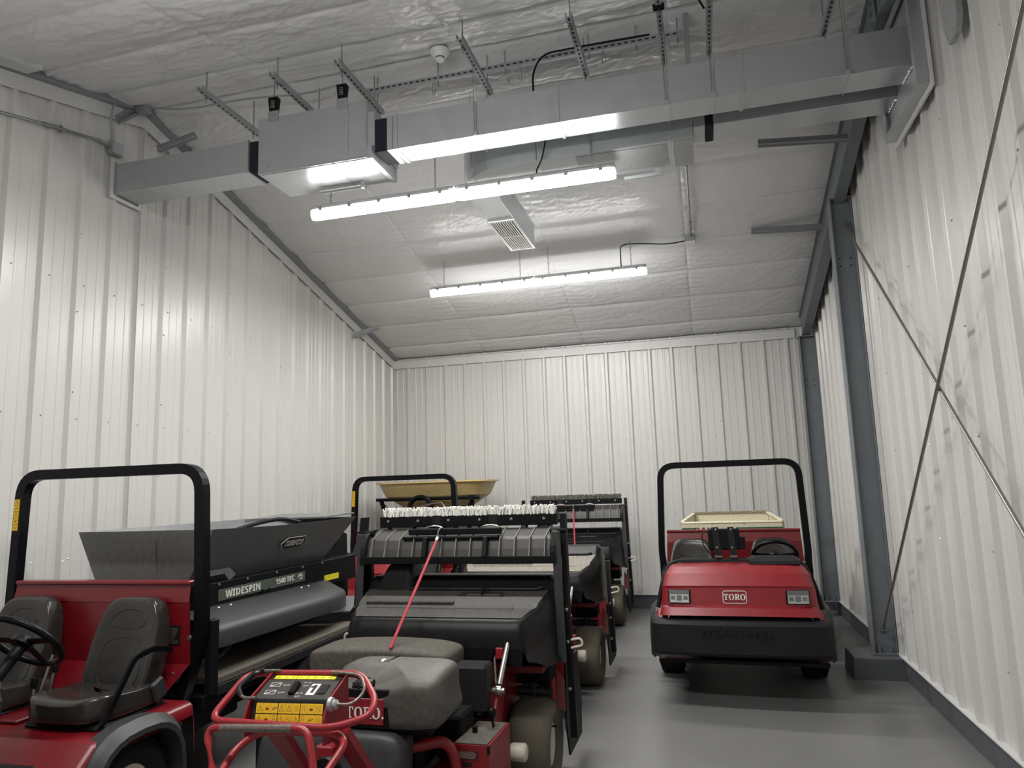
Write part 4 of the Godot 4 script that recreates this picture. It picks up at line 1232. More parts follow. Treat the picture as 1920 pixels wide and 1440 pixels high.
	for sx in [-1.0, 1.0]:
		var hl := Node3D.new()
		hl.name = "headlight"
		t.add_child(hl, true)
		hl.position = Vector3(sx * 0.43, 0.79, 1.466)
		hl.rotation = Vector3(-0.17, sx * 0.05, 0)
		part(hl, "housing", mb().box(Vector3(0, 0, -0.03), Vector3(0.17, 0.105, 0.08), 0.008), M.black)
		part(hl, "reflector", mb().bb(Vector3(-0.07, -0.045, 0.0105), Vector3(0.07, 0.015, 0.013), 0.001), M.reflector)
		part(hl, "dark_band", mb().bb(Vector3(-0.07, 0.016, 0.0105), Vector3(0.07, 0.045, 0.014), 0.001), M.black_gloss)
		for k in 3: part(hl, "lamp_cell", mb().box(Vector3((k - 1) * 0.047, -0.012, 0.0145), Vector3(0.04 if k == 1 else 0.032, 0.042 if k == 1 else 0.03, 0.004), 0.002), M.black_gloss)
		part(hl, "cover", mb().bb(Vector3(-0.076, -0.048, 0.019), Vector3(0.076, 0.048, 0.021), 0.001), M.glass)
	if detail:
		var em := mb()
		em.rect_sweep(fillet([Vector3(-0.085, -0.045, 0), Vector3(0.085, -0.045, 0), Vector3(0.085, 0.045, 0), Vector3(-0.085, 0.045, 0)], 0.02, 4, true), 0.0022, 0.0018, Vector3.BACK, true)
		var eo := part(ho, "emblem_outline", em, M.white)
		eo.position = Vector3(-0.02, 0.79, 1.482)
		eo.rotation.x = -0.17
		lettering(ho, "TORO", 0.042, Transform3D(Basis(Vector3.RIGHT, -0.17), Vector3(-0.02, 0.79, 1.483)), M.white, "Droid Serif", true, 0.003, 0.95)
	# black cowl edge and binnacle
	part(t, "cowl_trim", mb().tube(fillet([Vector3(-0.625, 0.66, 1.18), Vector3(-0.58, 0.86, 1.17), Vector3(-0.52, 1.0, 1.11), Vector3(-0.42, 1.022, 1.08), Vector3(0.42, 1.022, 1.08), Vector3(0.52, 1.0, 1.11), Vector3(0.58, 0.86, 1.17), Vector3(0.625, 0.66, 1.18)], 0.12, 6), 0.018, 8), M.bumper)
	part(t, "dashboard", mb().loft([[Vector3(-0.55, 0.45, 1.1), Vector3(0.55, 0.45, 1.1), Vector3(0.55, 0.45, 1.15), Vector3(-0.55, 0.45, 1.15)], [Vector3(-0.53, 0.9, 1.06), Vector3(0.53, 0.9, 1.06), Vector3(0.53, 0.9, 1.14), Vector3(-0.53, 0.9, 1.14)], [Vector3(-0.45, 1.03, 1.05), Vector3(0.45, 1.03, 1.05), Vector3(0.45, 1.03, 1.12), Vector3(-0.45, 1.03, 1.12)]]), M.bumper)
	part(t, "binnacle", mb().loft([[Vector3(0.09, 1.005, 1.06), Vector3(0.50, 1.005, 1.06), Vector3(0.49, 1.005, 1.23), Vector3(0.11, 1.005, 1.23)], [Vector3(0.09, 1.035, 1.06), Vector3(0.50, 1.035, 1.06), Vector3(0.48, 1.03, 1.22), Vector3(0.12, 1.03, 1.22)], [Vector3(0.14, 1.06, 1.065), Vector3(0.45, 1.06, 1.065), Vector3(0.44, 1.05, 1.13), Vector3(0.16, 1.05, 1.13)]]), M.bumper)
	# front bumper
	var bz := [[0.375, 0.02], [0.40, 0.0], [0.60, 0.0], [0.625, 0.03], [0.635, 0.09]]
	var br := []
	for q in bz:
		var y: float = q[0]
		var d: float = q[1]
		br.append([Vector3(-0.655 + d * 0.3, y, 1.22), Vector3(-0.66 + d * 0.3, y, 1.46 - d), Vector3(-0.645 + d * 0.3, y, 1.53 - d), Vector3(-0.58, y, 1.575 - d), Vector3(-0.3, y, 1.60 - d), Vector3(0, y, 1.608 - d), Vector3(0.3, y, 1.60 - d), Vector3(0.58, y, 1.575 - d), Vector3(0.645 - d * 0.3, y, 1.53 - d), Vector3(0.66 - d * 0.3, y, 1.46 - d), Vector3(0.655 - d * 0.3, y, 1.22)])
	var bu := part(t, "bumper", mb().strip(br, Vector3(0, 0.3, 1)), M.bumper)
	part(bu, "underside", mb().bb(Vector3(-0.6, 0.37, 1.1), Vector3(0.6, 0.39, 1.54), 0.004), M.black)
	if detail: lettering(bu, "WORKMAN", 0.05, Transform3D(Basis.IDENTITY, Vector3(-0.03, 0.55, 1.605)), M.bumper, "Droid Sans", false, 0.016, 1.5)
	# steering wheel
	var sw := Node3D.new()
	sw.name = "steering_wheel"
	t.add_child(sw, true)
	sw.transform = Transform3D(Basis(Vector3.RIGHT, -0.78), Vector3(0.33, 1.03, 0.80))
	var ringp := []
	for k in 36: ringp.append(Vector3(cos(TAU * k / 36) * 0.178, 0, sin(TAU * k / 36) * 0.178))
	part(sw, "rim", mb().tube(ringp, 0.0155, 10, true), M.black_gloss)
	for an in [0.12, PI - 0.12, PI * 1.5]:
		part(sw, "spoke", mb().bar(Vector3.ZERO, Vector3(cos(an) * 0.17, 0, sin(an) * 0.17), 0.04, 0.012, Vector3.UP, 0.004), M.black)
	part(sw, "hub", mb().lathe([Vector2(0, -0.02), Vector2(0.05, -0.02), Vector2(0.045, 0.012), Vector2(0.03, 0.02), Vector2(0, 0.02)], Transform3D.IDENTITY, 20), M.black)
	part(t, "steering_column", mb().tube([Vector3(0.33, 1.01, 0.81), Vector3(0.33, 0.8, 1.02)], 0.028, 10), M.black)
	# levers between the seats
	for q in [[Vector3(0.02, 0.58, 0.45), Vector3(0.0, 0.74, 0.43), 0.016], [Vector3(-0.02, 0.58, 0.33), Vector3(-0.01, 0.79, 0.30), 0.016], [Vector3(-0.03, 0.58, 0.40), Vector3(0.0, 0.885, 0.315), 0.0]]:
		var lv := part(t, "lever", mb().tube([q[0], q[1]], 0.007, 7), M.zinc)
		part(lv, "knob", mb().lathe([Vector2(0, -0.03), Vector2(0.014, -0.025), Vector2(0.019, 0.01), Vector2(0.016, 0.028), Vector2(0, 0.034)], Transform3D(Basis.IDENTITY, q[1]), 12), M.black)
	part(t, "lever_gate", mb().box(Vector3(0.0, 0.592, 0.42), Vector3(0.12, 0.02, 0.3), 0.006), M.dark_red)
	# bed frame over the rear wheels
	for sx in [-1.0, 1.0]:
		part(t, "cowl_side", mb().loft([[Vector3(sx * 0.56, 0.5, 1.14), Vector3(sx * 0.595, 0.5, 1.14), Vector3(sx * 0.6, 0.5, 1.2), Vector3(sx * 0.56, 0.5, 1.2)], [Vector3(sx * 0.53, 0.86, 1.09), Vector3(sx * 0.57, 0.86, 1.09), Vector3(sx * 0.58, 0.86, 1.2), Vector3(sx * 0.54, 0.86, 1.2)], [Vector3(sx * 0.46, 1.0, 1.08), Vector3(sx * 0.49, 1.0, 1.08), Vector3(sx * 0.51, 0.98, 1.2), Vector3(sx * 0.47, 0.98, 1.2)]]), M.bumper)
	part(t, "inner_arch", mb().bb(Vector3(-0.46, 0.22, 0.1), Vector3(0.46, 0.5, 0.86), 0.01), M.black)
	part(t, "bed_frame", mb().bb(Vector3(-0.62, 0.5, -1.85), Vector3(0.62, 0.56, -0.08), 0.006), M.black)
	return t

# ---------------------------------------------------------------- what the carts carry
func build_topdresser() -> void:
	var t := thing("top_dresser", "dark steel hopper spreader mounted on the bed of the near cart", "spreader", Vector3(0, 0, 0))
	# hopper, open on top, walls leaning outward
	var A := [Vector3(0.62, 1.466, 6.30), Vector3(1.64, 1.468, 6.30), Vector3(1.70, 1.466, 4.55), Vector3(0.62, 1.466, 4.55)]
	var B := [Vector3(0.74, 1.12, 6.25), Vector3(1.41, 1.12, 6.25), Vector3(1.44, 1.12, 4.66), Vector3(0.78, 1.12, 4.66)]
	part(t, "hopper_front", mb().slab(B[0], B[1], A[1], A[0], 0.004), M.hopper_steel)
	part(t, "patch_plate", mb().slab(Vector3(0.90, 1.13, 6.2572), Vector3(1.20, 1.13, 6.2572), Vector3(1.215, 1.40, 6.2962), Vector3(0.90, 1.40, 6.2962), 0.002), M.hopper_steel)
	# the long side bows in a little along its rim
	var rows := []
	for k in 13:
		var u := k / 12.0
		var sag := sin(u * PI) * 0.012
		rows.append([B[1].lerp(B[2], u), B[1].lerp(A[1], 0.5).lerp(B[2].lerp(A[2], 0.5), u), A[1].lerp(A[2], u) + Vector3(-sag, -sag * 1.2, 0), A[1].lerp(A[2], u) + Vector3(-sag - 0.006, -sag * 1.2, 0), B[1].lerp(B[2], u) + Vector3(-0.006, 0, 0)])
	part(t, "hopper_side", mb().strip(rows, Vector3.RIGHT), M.hopper_shaded)
	part(t, "hopper_side", mb().slab(B[3], B[0], A[0], A[3], 0.004), M.hopper_shaded)
	part(t, "hopper_back", mb().slab(B[2], B[3], A[3], A[2], 0.004), M.hopper_shaded)
	part(t, "hopper_floor", mb().slab(B[0], B[3], B[2], B[1], 0.01), M.hopper_shaded)
	part(t, "sand_cover", mb().grid(12, 12, func(u: float, w: float) -> Vector3: return Vector3(lerpf(0.72, 1.58, u), 1.34 + 0.13 * sin(u * PI) * sin(w * PI), lerpf(4.6, 5.5, w)), true), M.hopper_shaded)
	part(t, "lid_flap", mb().slab(Vector3(1.0, 1.47, 5.0), Vector3(1.66, 1.475, 5.0), Vector3(1.69, 1.492, 4.56), Vector3(1.0, 1.492, 4.56), 0.012), M.hopper_steel)
	part(t, "hose", mb().tube(fillet([Vector3(1.35, 1.42, 5.75), Vector3(1.4, 1.475, 5.45), Vector3(1.45, 1.488, 5.25), Vector3(1.5, 1.45, 5.1)], 0.2, 8), 0.016, 8), M.black)
	for q in [Vector3(1.58, 1.405, 5.87), Vector3(1.58, 1.405, 5.78), Vector3(1.53, 1.30, 5.95), Vector3(1.415, 1.14, 6.0)]:
		part(t, "bolt", mb().lathe([Vector2(0.010, 0), Vector2(0.008, 0.005), Vector2(0, 0.007)], Transform3D(Basis(Vector3.BACK, -PI / 2), q), 8), M.zinc)
	part(t, "gusset", mb().prism([Vector2(-6.18, 1.2), Vector2(-5.93, 1.2), Vector2(-5.86, 1.15), Vector2(-5.93, 1.115), Vector2(-5.98, 1.165), Vector2(-6.18, 1.165)], 1.475, 1.487, Transform3D(Basis(Vector3.UP, PI / 2), Vector3.ZERO)), M.hopper_shaded)
	# maker's badge
	var sl := 0.616
	var bx := Transform3D(Basis(Vector3.UP, PI / 2) * Basis(Vector3.RIGHT, sl), Vector3(1.576, 1.312, 5.30))
	var hex := [Vector2(-0.17, 0), Vector2(-0.12, -0.05), Vector2(0.12, -0.05), Vector2(0.17, 0), Vector2(0.12, 0.05), Vector2(-0.12, 0.05)]
	var hi := []
	for p in hex: hi.append(p * 0.94)
	var bd := part(t, "badge", mb().prism(hex, -0.002, 0.002, bx), M.white)
	part(bd, "badge_field", mb().prism(hi, 0.002, 0.004, bx), M.black_gloss)
	lettering(bd, "TURFCO", 0.048, bx * Transform3D(Basis(Vector3(1, 0, 0), Vector3(0.15, 1, 0), Vector3(0, 0, 1)), Vector3(0, 0, 0.005)), M.white, "Droid Sans", true, 0.002, 0.95)
	# black frame rail with the name plate
	part(t, "frame_rail", mb().bb(Vector3(1.36, 0.92, 4.16), Vector3(1.5, 1.122, 6.24), 0.006), M.black)
	part(t, "rear_plate", mb().prism([Vector2(-4.6, 1.12), Vector2(-4.45, 1.3), Vector2(-4.36, 1.19), Vector2(-4.28, 1.34), Vector2(-4.14, 1.30), Vector2(-4.12, 0.7), Vector2(-4.4, 0.66), Vector2(-4.6, 0.92)], 1.36, 1.4, Transform3D(Basis(Vector3.UP, PI / 2), Vector3.ZERO)), M.black)
	part(t, "spinner_housing", mb().bb(Vector3(0.75, 0.66, 4.12), Vector3(1.36, 1.2, 4.5), 0.02), M.black)
	part(t, "spinner_pan", mb().slab(Vector3(1.42, 0.70, 4.85), Vector3(1.75, 0.72, 4.75), Vector3(1.72, 0.80, 4.5), Vector3(1.42, 0.80, 4.5), 0.01), M.hopper_steel)
	part(t, "frame_rail", mb().bb(Vector3(0.70, 0.92, 4.5), Vector3(0.84, 1.122, 6.24), 0.006), M.black)
	part(t, "cross_member", mb().bb(Vector3(0.84, 0.94, 6.1), Vector3(1.36, 1.1, 6.22), 0.006), M.black)
	for z in [6.05, 5.75, 5.4, 5.05, 4.75]:
		part(t, "bolt", mb().lathe([Vector2(0.010, 0), Vector2(0.008, 0.005), Vector2(0, 0.007)], Transform3D(Basis(Vector3.BACK, -PI / 2), Vector3(1.5, 1.105, z)), 8), M.zinc)
	var np := part(t, "name_plate", mb().bb(Vector3(1.5, 1.0, 5.02), Vector3(1.505, 1.072, 6.06), 0.001), M.plate_badge)
	var nx := Basis(Vector3.UP, PI / 2)
	lettering(np, "WIDESPIN", 0.046, Transform3D(nx, Vector3(1.507, 1.036, 5.80)), M.white, "Droid Sans", true, 0.003, 1.25)
	lettering(np, "1540 TEC", 0.036, Transform3D(nx, Vector3(1.507, 1.04, 5.30)), M.white, "Droid Sans", true, 0.003, 1.15)
	var sp := []
	for k in 18: sp.append(Vector3(1.507, 1.036 + sin(k * 0.55) * (0.008 + 0.001 * k), 5.09 + cos(k * 0.55) * (0.012 + 0.0012 * k)))
	part(np, "emblem", mb().tube(sp, 0.003, 5), M.white)
	for z in [5.5, 5.58]: part(t, "latch_stud", mb().bb(Vector3(1.5, 0.985, z), Vector3(1.52, 1.01, z + 0.015), 0.003), M.black)
	sticker(t, "warning_sticker", M.print_top, Vector3(1.5015, 0.955, 4.72), Vector3(1.5015, 0.955, 4.48), Vector3(1.5015, 1.0, 4.48), Vector3(1.5015, 1.0, 4.72), "yellow warning sticker")
	# bent steel step along the side
	var pr := [[1.505, 0.985], [1.52, 0.985], [1.76, 0.925], [1.79, 0.905], [1.80, 0.88], [1.80, 0.80], [1.79, 0.795]]
	var sr := []
	for q in pr:
		var l := []
		for k in 9:
			var z := lerpf(6.46, 4.72, k / 8.0)
			var rear := smoothstep(0.8, 1.0, k / 8.0) * maxf(0.0, (q[0] - 1.6) / 0.2)
			l.append(Vector3(q[0] - 0.10 * rear, q[1] - 0.02 * rear - 0.02 * k / 8.0, z))
		sr.append(l)
	part(t, "side_step", mb().strip(sr, Vector3(1, 1, 0), true), M.step)
	for q in [[1.55, 6.12], [1.55, 6.0], [1.55, 5.15], [1.55, 5.05]]:
		part(t, "bolt", mb().lathe([Vector2(0.012, 0), Vector2(0.009, 0.006), Vector2(0, 0.009)], Transform3D(Basis.IDENTITY, Vector3(q[0], 0.975 - 0.01 * (6.4 - q[1]), q[1])), 8), M.zinc)
	# dusty deck board
	part(t, "deck", mb().bb(Vector3(0.5, 0.60, 4.72), Vector3(1.81, 0.645, 6.46), 0.006), M.deck)
	part(t, "deck_skirt", mb().bb(Vector3(1.79, 0.545, 4.74), Vector3(1.815, 0.60, 6.46), 0.003), M.bumper)
	part(t, "conveyor_motor", mb().bb(Vector3(1.2, 0.65, 5.2), Vector3(1.45, 0.9, 5.6), 0.02), M.black)
	part(t, "side_plate", mb().bb(Vector3(1.38, 0.645, 4.6), Vector3(1.4, 0.93, 6.2), 0.003), M.black)
	for q in [0.0, 0.04]:
		var hp := []
		for k in 13:
			var an := PI * 0.62 * k / 12 - 0.5
			hp.append(Vector3(1.47 + 0.22 * cos(an) + q, 0.76 + 0.1 * sin(an), 6.28 - 0.3 * k / 12.0 + q))
		part(t, "wire_loop", mb().tube(hp, 0.004, 6), M.pipe_worn)

func build_spreader() -> void:
	var t := thing("pendulum_spreader", "tan plastic fertiliser hopper on a black tube frame behind the far cart", "spreader", Vector3(1.12, 0, 1.05))
	var ring := func(y: float, hx: float, hz: float, e: float) -> Array:
		var r := []
		for k in 28:
			var a := TAU * k / 28
			r.append(Vector3(hx * signf(cos(a)) * pow(absf(cos(a)), e), y, hz * signf(sin(a)) * pow(absf(sin(a)), e)))
		r.append(r[0])
		return r
	part(t, "hopper", mb().strip([ring.call(1.20, 0.12, 0.12, 0.7), ring.call(1.50, 0.50, 0.34, 0.5), ring.call(1.60, 0.66, 0.44, 0.45), ring.call(1.755, 0.73, 0.50, 0.45), ring.call(1.765, 0.735, 0.505, 0.45), ring.call(1.765, 0.775, 0.54, 0.45), ring.call(1.785, 0.775, 0.54, 0.45), ring.call(1.785, 0.725, 0.495, 0.45), ring.call(1.60, 0.65, 0.43, 0.45), ring.call(1.3, 0.2, 0.2, 0.6)], Vector3(0, 0.02, 0)), M.tan)
	var fb := part(t, "frame_bar", mb().tube([Vector3(-0.68, 1.565, 0.47), Vector3(0.72, 1.565, 0.47)], 0.022, 10), M.black)
	part(fb, "end_clamp", mb().box(Vector3(0.62, 1.565, 0.47), Vector3(0.06, 0.07, 0.07), 0.008), M.black)
	for sx in [-1.0, 1.0]:
		part(t, "frame_leg", mb().bar(Vector3(sx * 0.62, 1.55, 0.46), Vector3(sx * 0.4, 0.565, 0.2), 0.045, 0.045, Vector3.UP, 0.004), M.black)
		part(t, "frame_leg", mb().bar(Vector3(sx * 0.5, 1.45, -0.3), Vector3(sx * 0.4, 0.565, -0.2), 0.045, 0.045, Vector3.UP, 0.004), M.black)
		part(t, "link", mb().bar(Vector3(sx * 0.58, 1.5, 0.45), Vector3(sx * 0.52, 1.36, 0.46), 0.02, 0.02), M.black)
	part(t, "gearbox", mb().bb(Vector3(-0.14, 0.565, -0.14), Vector3(0.14, 1.22, 0.14), 0.02), M.black)
	var ar := []
	for k in 13: ar.append(Vector3(-0.05 + cos(PI * k / 12) * 0.16, 1.42 + sin(PI * k / 12) * 0.17, 0.52))
	part(t, "hose_arch", mb().tube(ar, 0.03, 10), M.black)
	part(t, "drive_shaft", mb().tube([Vector3(-0.25, 1.42, 0.55), Vector3(0.12, 1.5, 0.55), Vector3(0.24, 1.51, 0.55), Vector3(0.3, 1.44, 0.55)], 0.014, 8), M.pipe_worn)

func build_sandbox(origin: Vector3, turn: float) -> void:
	var t := thing("sand_hopper", "cream painted hopper box with a green stripe on the far cart bed", "hopper", origin)
	t.rotation.y = turn
	# x across, z back from the headboard
	var w := 0.475
	part(t, "front_wall", mb().bb(Vector3(-w, 0.62, -0.2), Vector3(w, 1.25, -0.16), 0.004), M.cream)
	part(t, "front_rim", mb().bb(Vector3(-w, 1.25, -0.26), Vector3(w, 1.268, -0.155), 0.005), M.cream)
	for sx in [-1.0, 1.0]:
		part(t, "side_wall", mb().slab(Vector3(sx * w, 0.75, -1.3), Vector3(sx * w, 0.75, -0.2), Vector3(sx * w, 1.262, -0.2), Vector3(sx * (w - 0.07), 1.30, -1.3), -0.02 * sx), M.cream)
		part(t, "side_rim", mb().bar(Vector3(sx * (w - 0.005), 1.27, -0.18), Vector3(sx * (w - 0.075), 1.305, -1.3), 0.035, 0.02, Vector3.UP, 0.003), M.cream)
	part(t, "back_wall", mb().bb(Vector3(-w + 0.07, 0.75, -1.33), Vector3(w - 0.07, 1.30, -1.3), 0.004), M.cream)
	part(t, "back_rim", mb().bar(Vector3(-w + 0.06, 1.31, -1.31), Vector3(w - 0.06, 1.31, -1.31), 0.035, 0.03, Vector3.UP, 0.006), M.rust)
	part(t, "floor_plate", mb().bb(Vector3(-w, 0.6, -1.33), Vector3(w, 0.63, -0.16), 0.003), M.cream)
	part(t, "fill", mb().bb(Vector3(-w + 0.03, 0.63, -1.29), Vector3(w - 0.03, 1.05, -0.21)), M.rust)
	part(t, "stripe", mb().bb(Vector3(-w, 1.185, -0.16), Vector3(-w + 0.13, 1.212, -0.158)), M.green)
	part(t, "stripe", mb().bb(Vector3(0.04, 1.185, -0.16), Vector3(w, 1.212, -0.158)), M.green)
	lettering(t, "DAK", 0.05, Transform3D(Basis.IDENTITY, Vector3(-0.27, 1.188, -0.158)), M.dark_red, "Droid Sans", true, 0.002, 1.3)
	for x in [-0.18, 0.12]: part(t, "drain_hole", mb().lathe([Vector2(0, 0), Vector2(0.012, 0), Vector2(0.012, 0.002), Vector2(0, 0.002)], Transform3D(Basis(Vector3.RIGHT, -PI / 2), Vector3(x, 1.256, -0.159)), 10), M.ink)

func build_dash_box(origin: Vector3, turn: float) -> void:
	var t := thing("control_monitor", "black control box on two metal brackets above the cart dash", "control box", origin)
	t.rotation.y = turn
	part(t, "case", mb().box(Vector3(-0.07, 1.19, 1.06), Vector3(0.25, 0.17, 0.05), 0.012), M.black)
	for x in [-0.13, -0.01]:
		part(t, "strap", mb().box(Vector3(x, 1.195, 1.088), Vector3(0.05, 0.19, 0.006), 0.002, Basis(Vector3.BACK, 0.05)), M.bumper)
		part(t, "bracket", mb().bb(Vector3(x - 0.02, 1.04, 1.085), Vector3(x + 0.035, 1.13, 1.093), 0.002), M.bumper)
		part(t, "foot", mb().bb(Vector3(x - 0.022, 1.042, 1.07), Vector3(x + 0.037, 1.062, 1.1), 0.003), M.pipe_worn)
		for y in [1.125, 1.27]: part(t, "bolt", mb().lathe([Vector2(0.010, 0), Vector2(0.008, 0.005), Vector2(0, 0.007)], Transform3D(Basis(Vector3.RIGHT, PI / 2), Vector3(x, y, 1.094)), 8), M.zinc)
	part(t, "knob", mb().box(Vector3(0.07, 1.16, 1.07), Vector3(0.05, 0.1, 0.03), 0.006), M.black)
	part(t, "cable", mb().tube(fillet([Vector3(-0.19, 1.26, 1.06), Vector3(-0.245, 1.24, 1.06), Vector3(-0.24, 1.14, 1.07), Vector3(-0.17, 1.05, 1.08)], 0.08, 6), 0.005, 6), M.cable)

func build_vehicles() -> void:
	make_prints()
	var near := make_cart(Vector3(1.155, 0, 6.62), "red utility cart with grey seats carrying the dark steel hopper spreader")
	part(near, "torn_foam", mb().prism([Vector2(-0.035, -0.012), Vector2(-0.005, -0.016), Vector2(0.04, -0.01), Vector2(0.01, 0.0), Vector2(0.0, 0.018), Vector2(-0.012, 0.004)], 0.0, 0.006, Transform3D(Basis(Vector3.UP, 0.35), Vector3(0.40, 0.672, 0.612))), M.foam, "yellow foam showing through torn vinyl")
	make_cart(Vector3(4.785, 0, 2.83), "red utility cart parked alone by the columns, hood and headlights facing out", -0.025, true, false)
	make_cart(Vector3(1.03, 0, 2.0), "red utility cart behind the steel hopper, tan fertiliser hopper on its bed", 0.0, false)
	build_topdresser()
	build_spreader()
	build_sandbox(Vector3(4.785, 0, 2.83), -0.025)
	build_dash_box(Vector3(4.785, 0, 2.83), -0.025)
	build_aerators()

# ---------------------------------------------------------------- walk-behind aerators
# local: origin on the floor between the big wheels, +z towards the handle
func make_aerator(at: Vector3, label: String, raised: bool, bristles: Material, top: Material, near: bool) -> Node3D:
	var t := thing("aerator", label, "aerator", at, "walk-behind aerators parked in line")
	for sx in [-1.0, 1.0]:
		var w := wheel(t, Vector3(sx * 0.485, 0.238, 0.0), 0.238, 0.245, 0.125, M.tyre)
		part(w, "valve", mb().tube([Vector3(sx * 0.09, 0.1, 0.02), Vector3(sx * 0.13, 0.1, 0.02)], 0.005, 6), M.black)
	for sx in [-1.0, 1.0]: wheel(t, Vector3(sx * 0.1 - 0.1, 0.2, 1.28), 0.2, 0.15, 0.1, M.tyre_black)
	part(t, "fork", mb().bb(Vector3(-0.14, 0.2, 1.25), Vector3(-0.06, 0.62, 1.31), 0.006), M.red_pipe)
	# tine-head hood, moulded plastic with stepped front slope
	var prof := [[-0.42, 1.00, 0.60], [-0.40, 1.09, 0.61], [-0.30, 1.135, 0.615], [-0.16, 1.13, 0.615], [-0.10, 1.06, 0.615], [-0.02, 1.045, 0.61], [0.0, 1.04, 0.608], [0.03, 1.028, 0.605], [0.10, 1.01, 0.595], [0.12, 0.99, 0.59], [0.18, 0.985, 0.575], [0.27, 0.955, 0.535], [0.305, 0.935, 0.525], [0.325, 0.86, 0.52], [0.33, 0.81, 0.52]]
	var rows := []
	for q in prof:
		var z: float = q[0]
		var y: float = q[1]
		var w: float = q[2]
		var by := lerpf(0.70, 0.76, smoothstep(0.12, 0.33, z))
		by = minf(by, y - 0.02)
		var l := [Vector3(-w - 0.03, by - 0.015, z), Vector3(-w - 0.012, by, z), Vector3(-w, lerpf(by, y, 0.6), z - 0.01), Vector3(-w + 0.012, y - 0.03 * minf(1.0, (y - by) * 4), z), Vector3(-w + 0.045, y, z)]
		for k in 9: l.append(Vector3(lerpf(-w + 0.09, w - 0.09, k / 8.0), y, z))
		for e in [Vector3(w - 0.045, y, z), Vector3(w - 0.012, y - 0.03 * minf(1.0, (y - by) * 4), z), Vector3(w, lerpf(by, y, 0.6), z - 0.01), Vector3(w + 0.012, by, z), Vector3(w + 0.03, by - 0.015, z)]: l.append(e)
		rows.append(l)
	var hood := part(t, "tine_hood", mb().strip(rows, Vector3(0, 1, 0.3), true), M.moulded)
	part(hood, "back_panel", mb().bb(Vector3(-0.6, 0.66, -0.435), Vector3(0.6, 1.0, -0.415), 0.006), M.moulded)
	# dust-coated slope panel with moulded ribs
	var dr := []
	for q in [[-0.085, 1.060, 0.57], [-0.03, 1.0485, 0.57], [0.10, 1.0125, 0.55], [0.121, 0.9935, 0.545], [0.18, 0.9885, 0.53], [0.268, 0.959, 0.49]]:
		var l := []
		for k in 7: l.append(Vector3(lerpf(-q[2], q[2], k / 6.0), q[1] + 0.0015, q[0]))
		dr.append(l)
	part(hood, "slope_panel", mb().strip(dr, Vector3.UP, true), top)
	for q in [[0.10, 1.012, -0.5, 0.05], [0.16, 0.988, -0.47, 0.42]]:
		part(hood, "moulded_rib", mb().tube([Vector3(q[2], q[1], q[0]), Vector3(q[3], q[1], q[0])], 0.012, 8), top)
	part(hood, "moulded_rib", mb().tube(fillet([Vector3(-0.3, 1.065, -0.075), Vector3(0.5, 1.065, -0.075), Vector3(0.54, 1.075, -0.09)], 0.03, 4), 0.013, 8), M.moulded)
	var fair := func(p: Vector3) -> Vector3:
		var ny := (p.y + 0.14) / 0.28
		return Vector3(p.x * lerpf(1.0, 0.45, ny) - 0.43 + 0.05 * ny, p.y + 1.08, p.z * lerpf(1.0, 0.6, ny) - 0.2)
	if raised:
		part(hood, "belt_fairing", mb().body(Vector3(0.17, 0.14, 0.16), 0.3, 0.35, fair, 12, 28), M.moulded)
	part(hood, "dial_plate", mb().slab(Vector3(0.04, 1.0345, 0.015), Vector3(0.33, 1.0345, 0.015), Vector3(0.31, 1.05, -0.04), Vector3(0.06, 1.05, -0.04), 0.004), M.ink)
	part(hood, "dial_print", mb().slab(Vector3(0.09, 1.040, 0.008), Vector3(0.30, 1.040, 0.008), Vector3(0.29, 1.046, -0.012), Vector3(0.1, 1.046, -0.012), 0.003), M.pipe_worn)
	part(hood, "depth_lever", mb().bar(Vector3(0.19, 1.03, 0.0), Vector3(0.195, 1.125, -0.03), 0.028, 0.016, Vector3.RIGHT, 0.006), M.black_gloss)
	part(t, "front_skirt", mb().prism([Vector2(-0.5, 0.80), Vector2(-0.49, 0.70), Vector2(-0.45, 0.68), Vector2(-0.42, 0.76), Vector2(-0.3, 0.78), Vector2(-0.26, 0.73), Vector2(0.33, 0.74), Vector2(0.36, 0.82), Vector2(0.40, 0.82), Vector2(0.42, 0.74), Vector2(0.5, 0.72), Vector2(0.515, 0.82), Vector2(0.0, 0.84)], 0.315, 0.328), M.moulded)
	# frame plates and coring head
	for sx in [-1.0, 1.0]:
		part(t, "side_frame", mb().prism([Vector2(0.38, 0.28), Vector2(0.36, 0.72), Vector2(-0.2, 0.74), Vector2(-0.32, 0.6), Vector2(-0.1, 0.36)], sx * 0.355, sx * 0.345, Transform3D(Basis(Vector3(0, 0, 1), Vector3(0, 1, 0), Vector3(1, 0, 0)), Vector3.ZERO)), M.dark_red)
		part(t, "top_frame", mb().bb(Vector3(sx * 0.36, 0.66, -0.36), Vector3(sx * 0.59, 0.70, 0.2), 0.005), M.dark_red)
		part(t, "side_skirt", mb().prism([Vector2(-0.42, 0.1), Vector2(-0.02, 0.1), Vector2(0.06, 0.3), Vector2(0.02, 0.62), Vector2(-0.36, 0.62), Vector2(-0.45, 0.3)], sx * 0.625, sx * 0.635, Transform3D(Basis(Vector3(0, 0, 1), Vector3(0, 1, 0), Vector3(1, 0, 0)), Vector3(0, 0, -0.22))), M.bumper)
		part(t, "reflector", mb().slab(Vector3(sx * 0.6, 0.42, -0.05), Vector3(sx * 0.655, 0.40, -0.05), Vector3(sx * 0.65, 0.56, -0.07), Vector3(sx * 0.61, 0.62, -0.07), 0.006), M.orange)
	var ch := part(t, "coring_head", mb().bb(Vector3(-0.55, 0.52, -0.32), Vector3(0.55, 0.64, -0.12), 0.01), M.black)
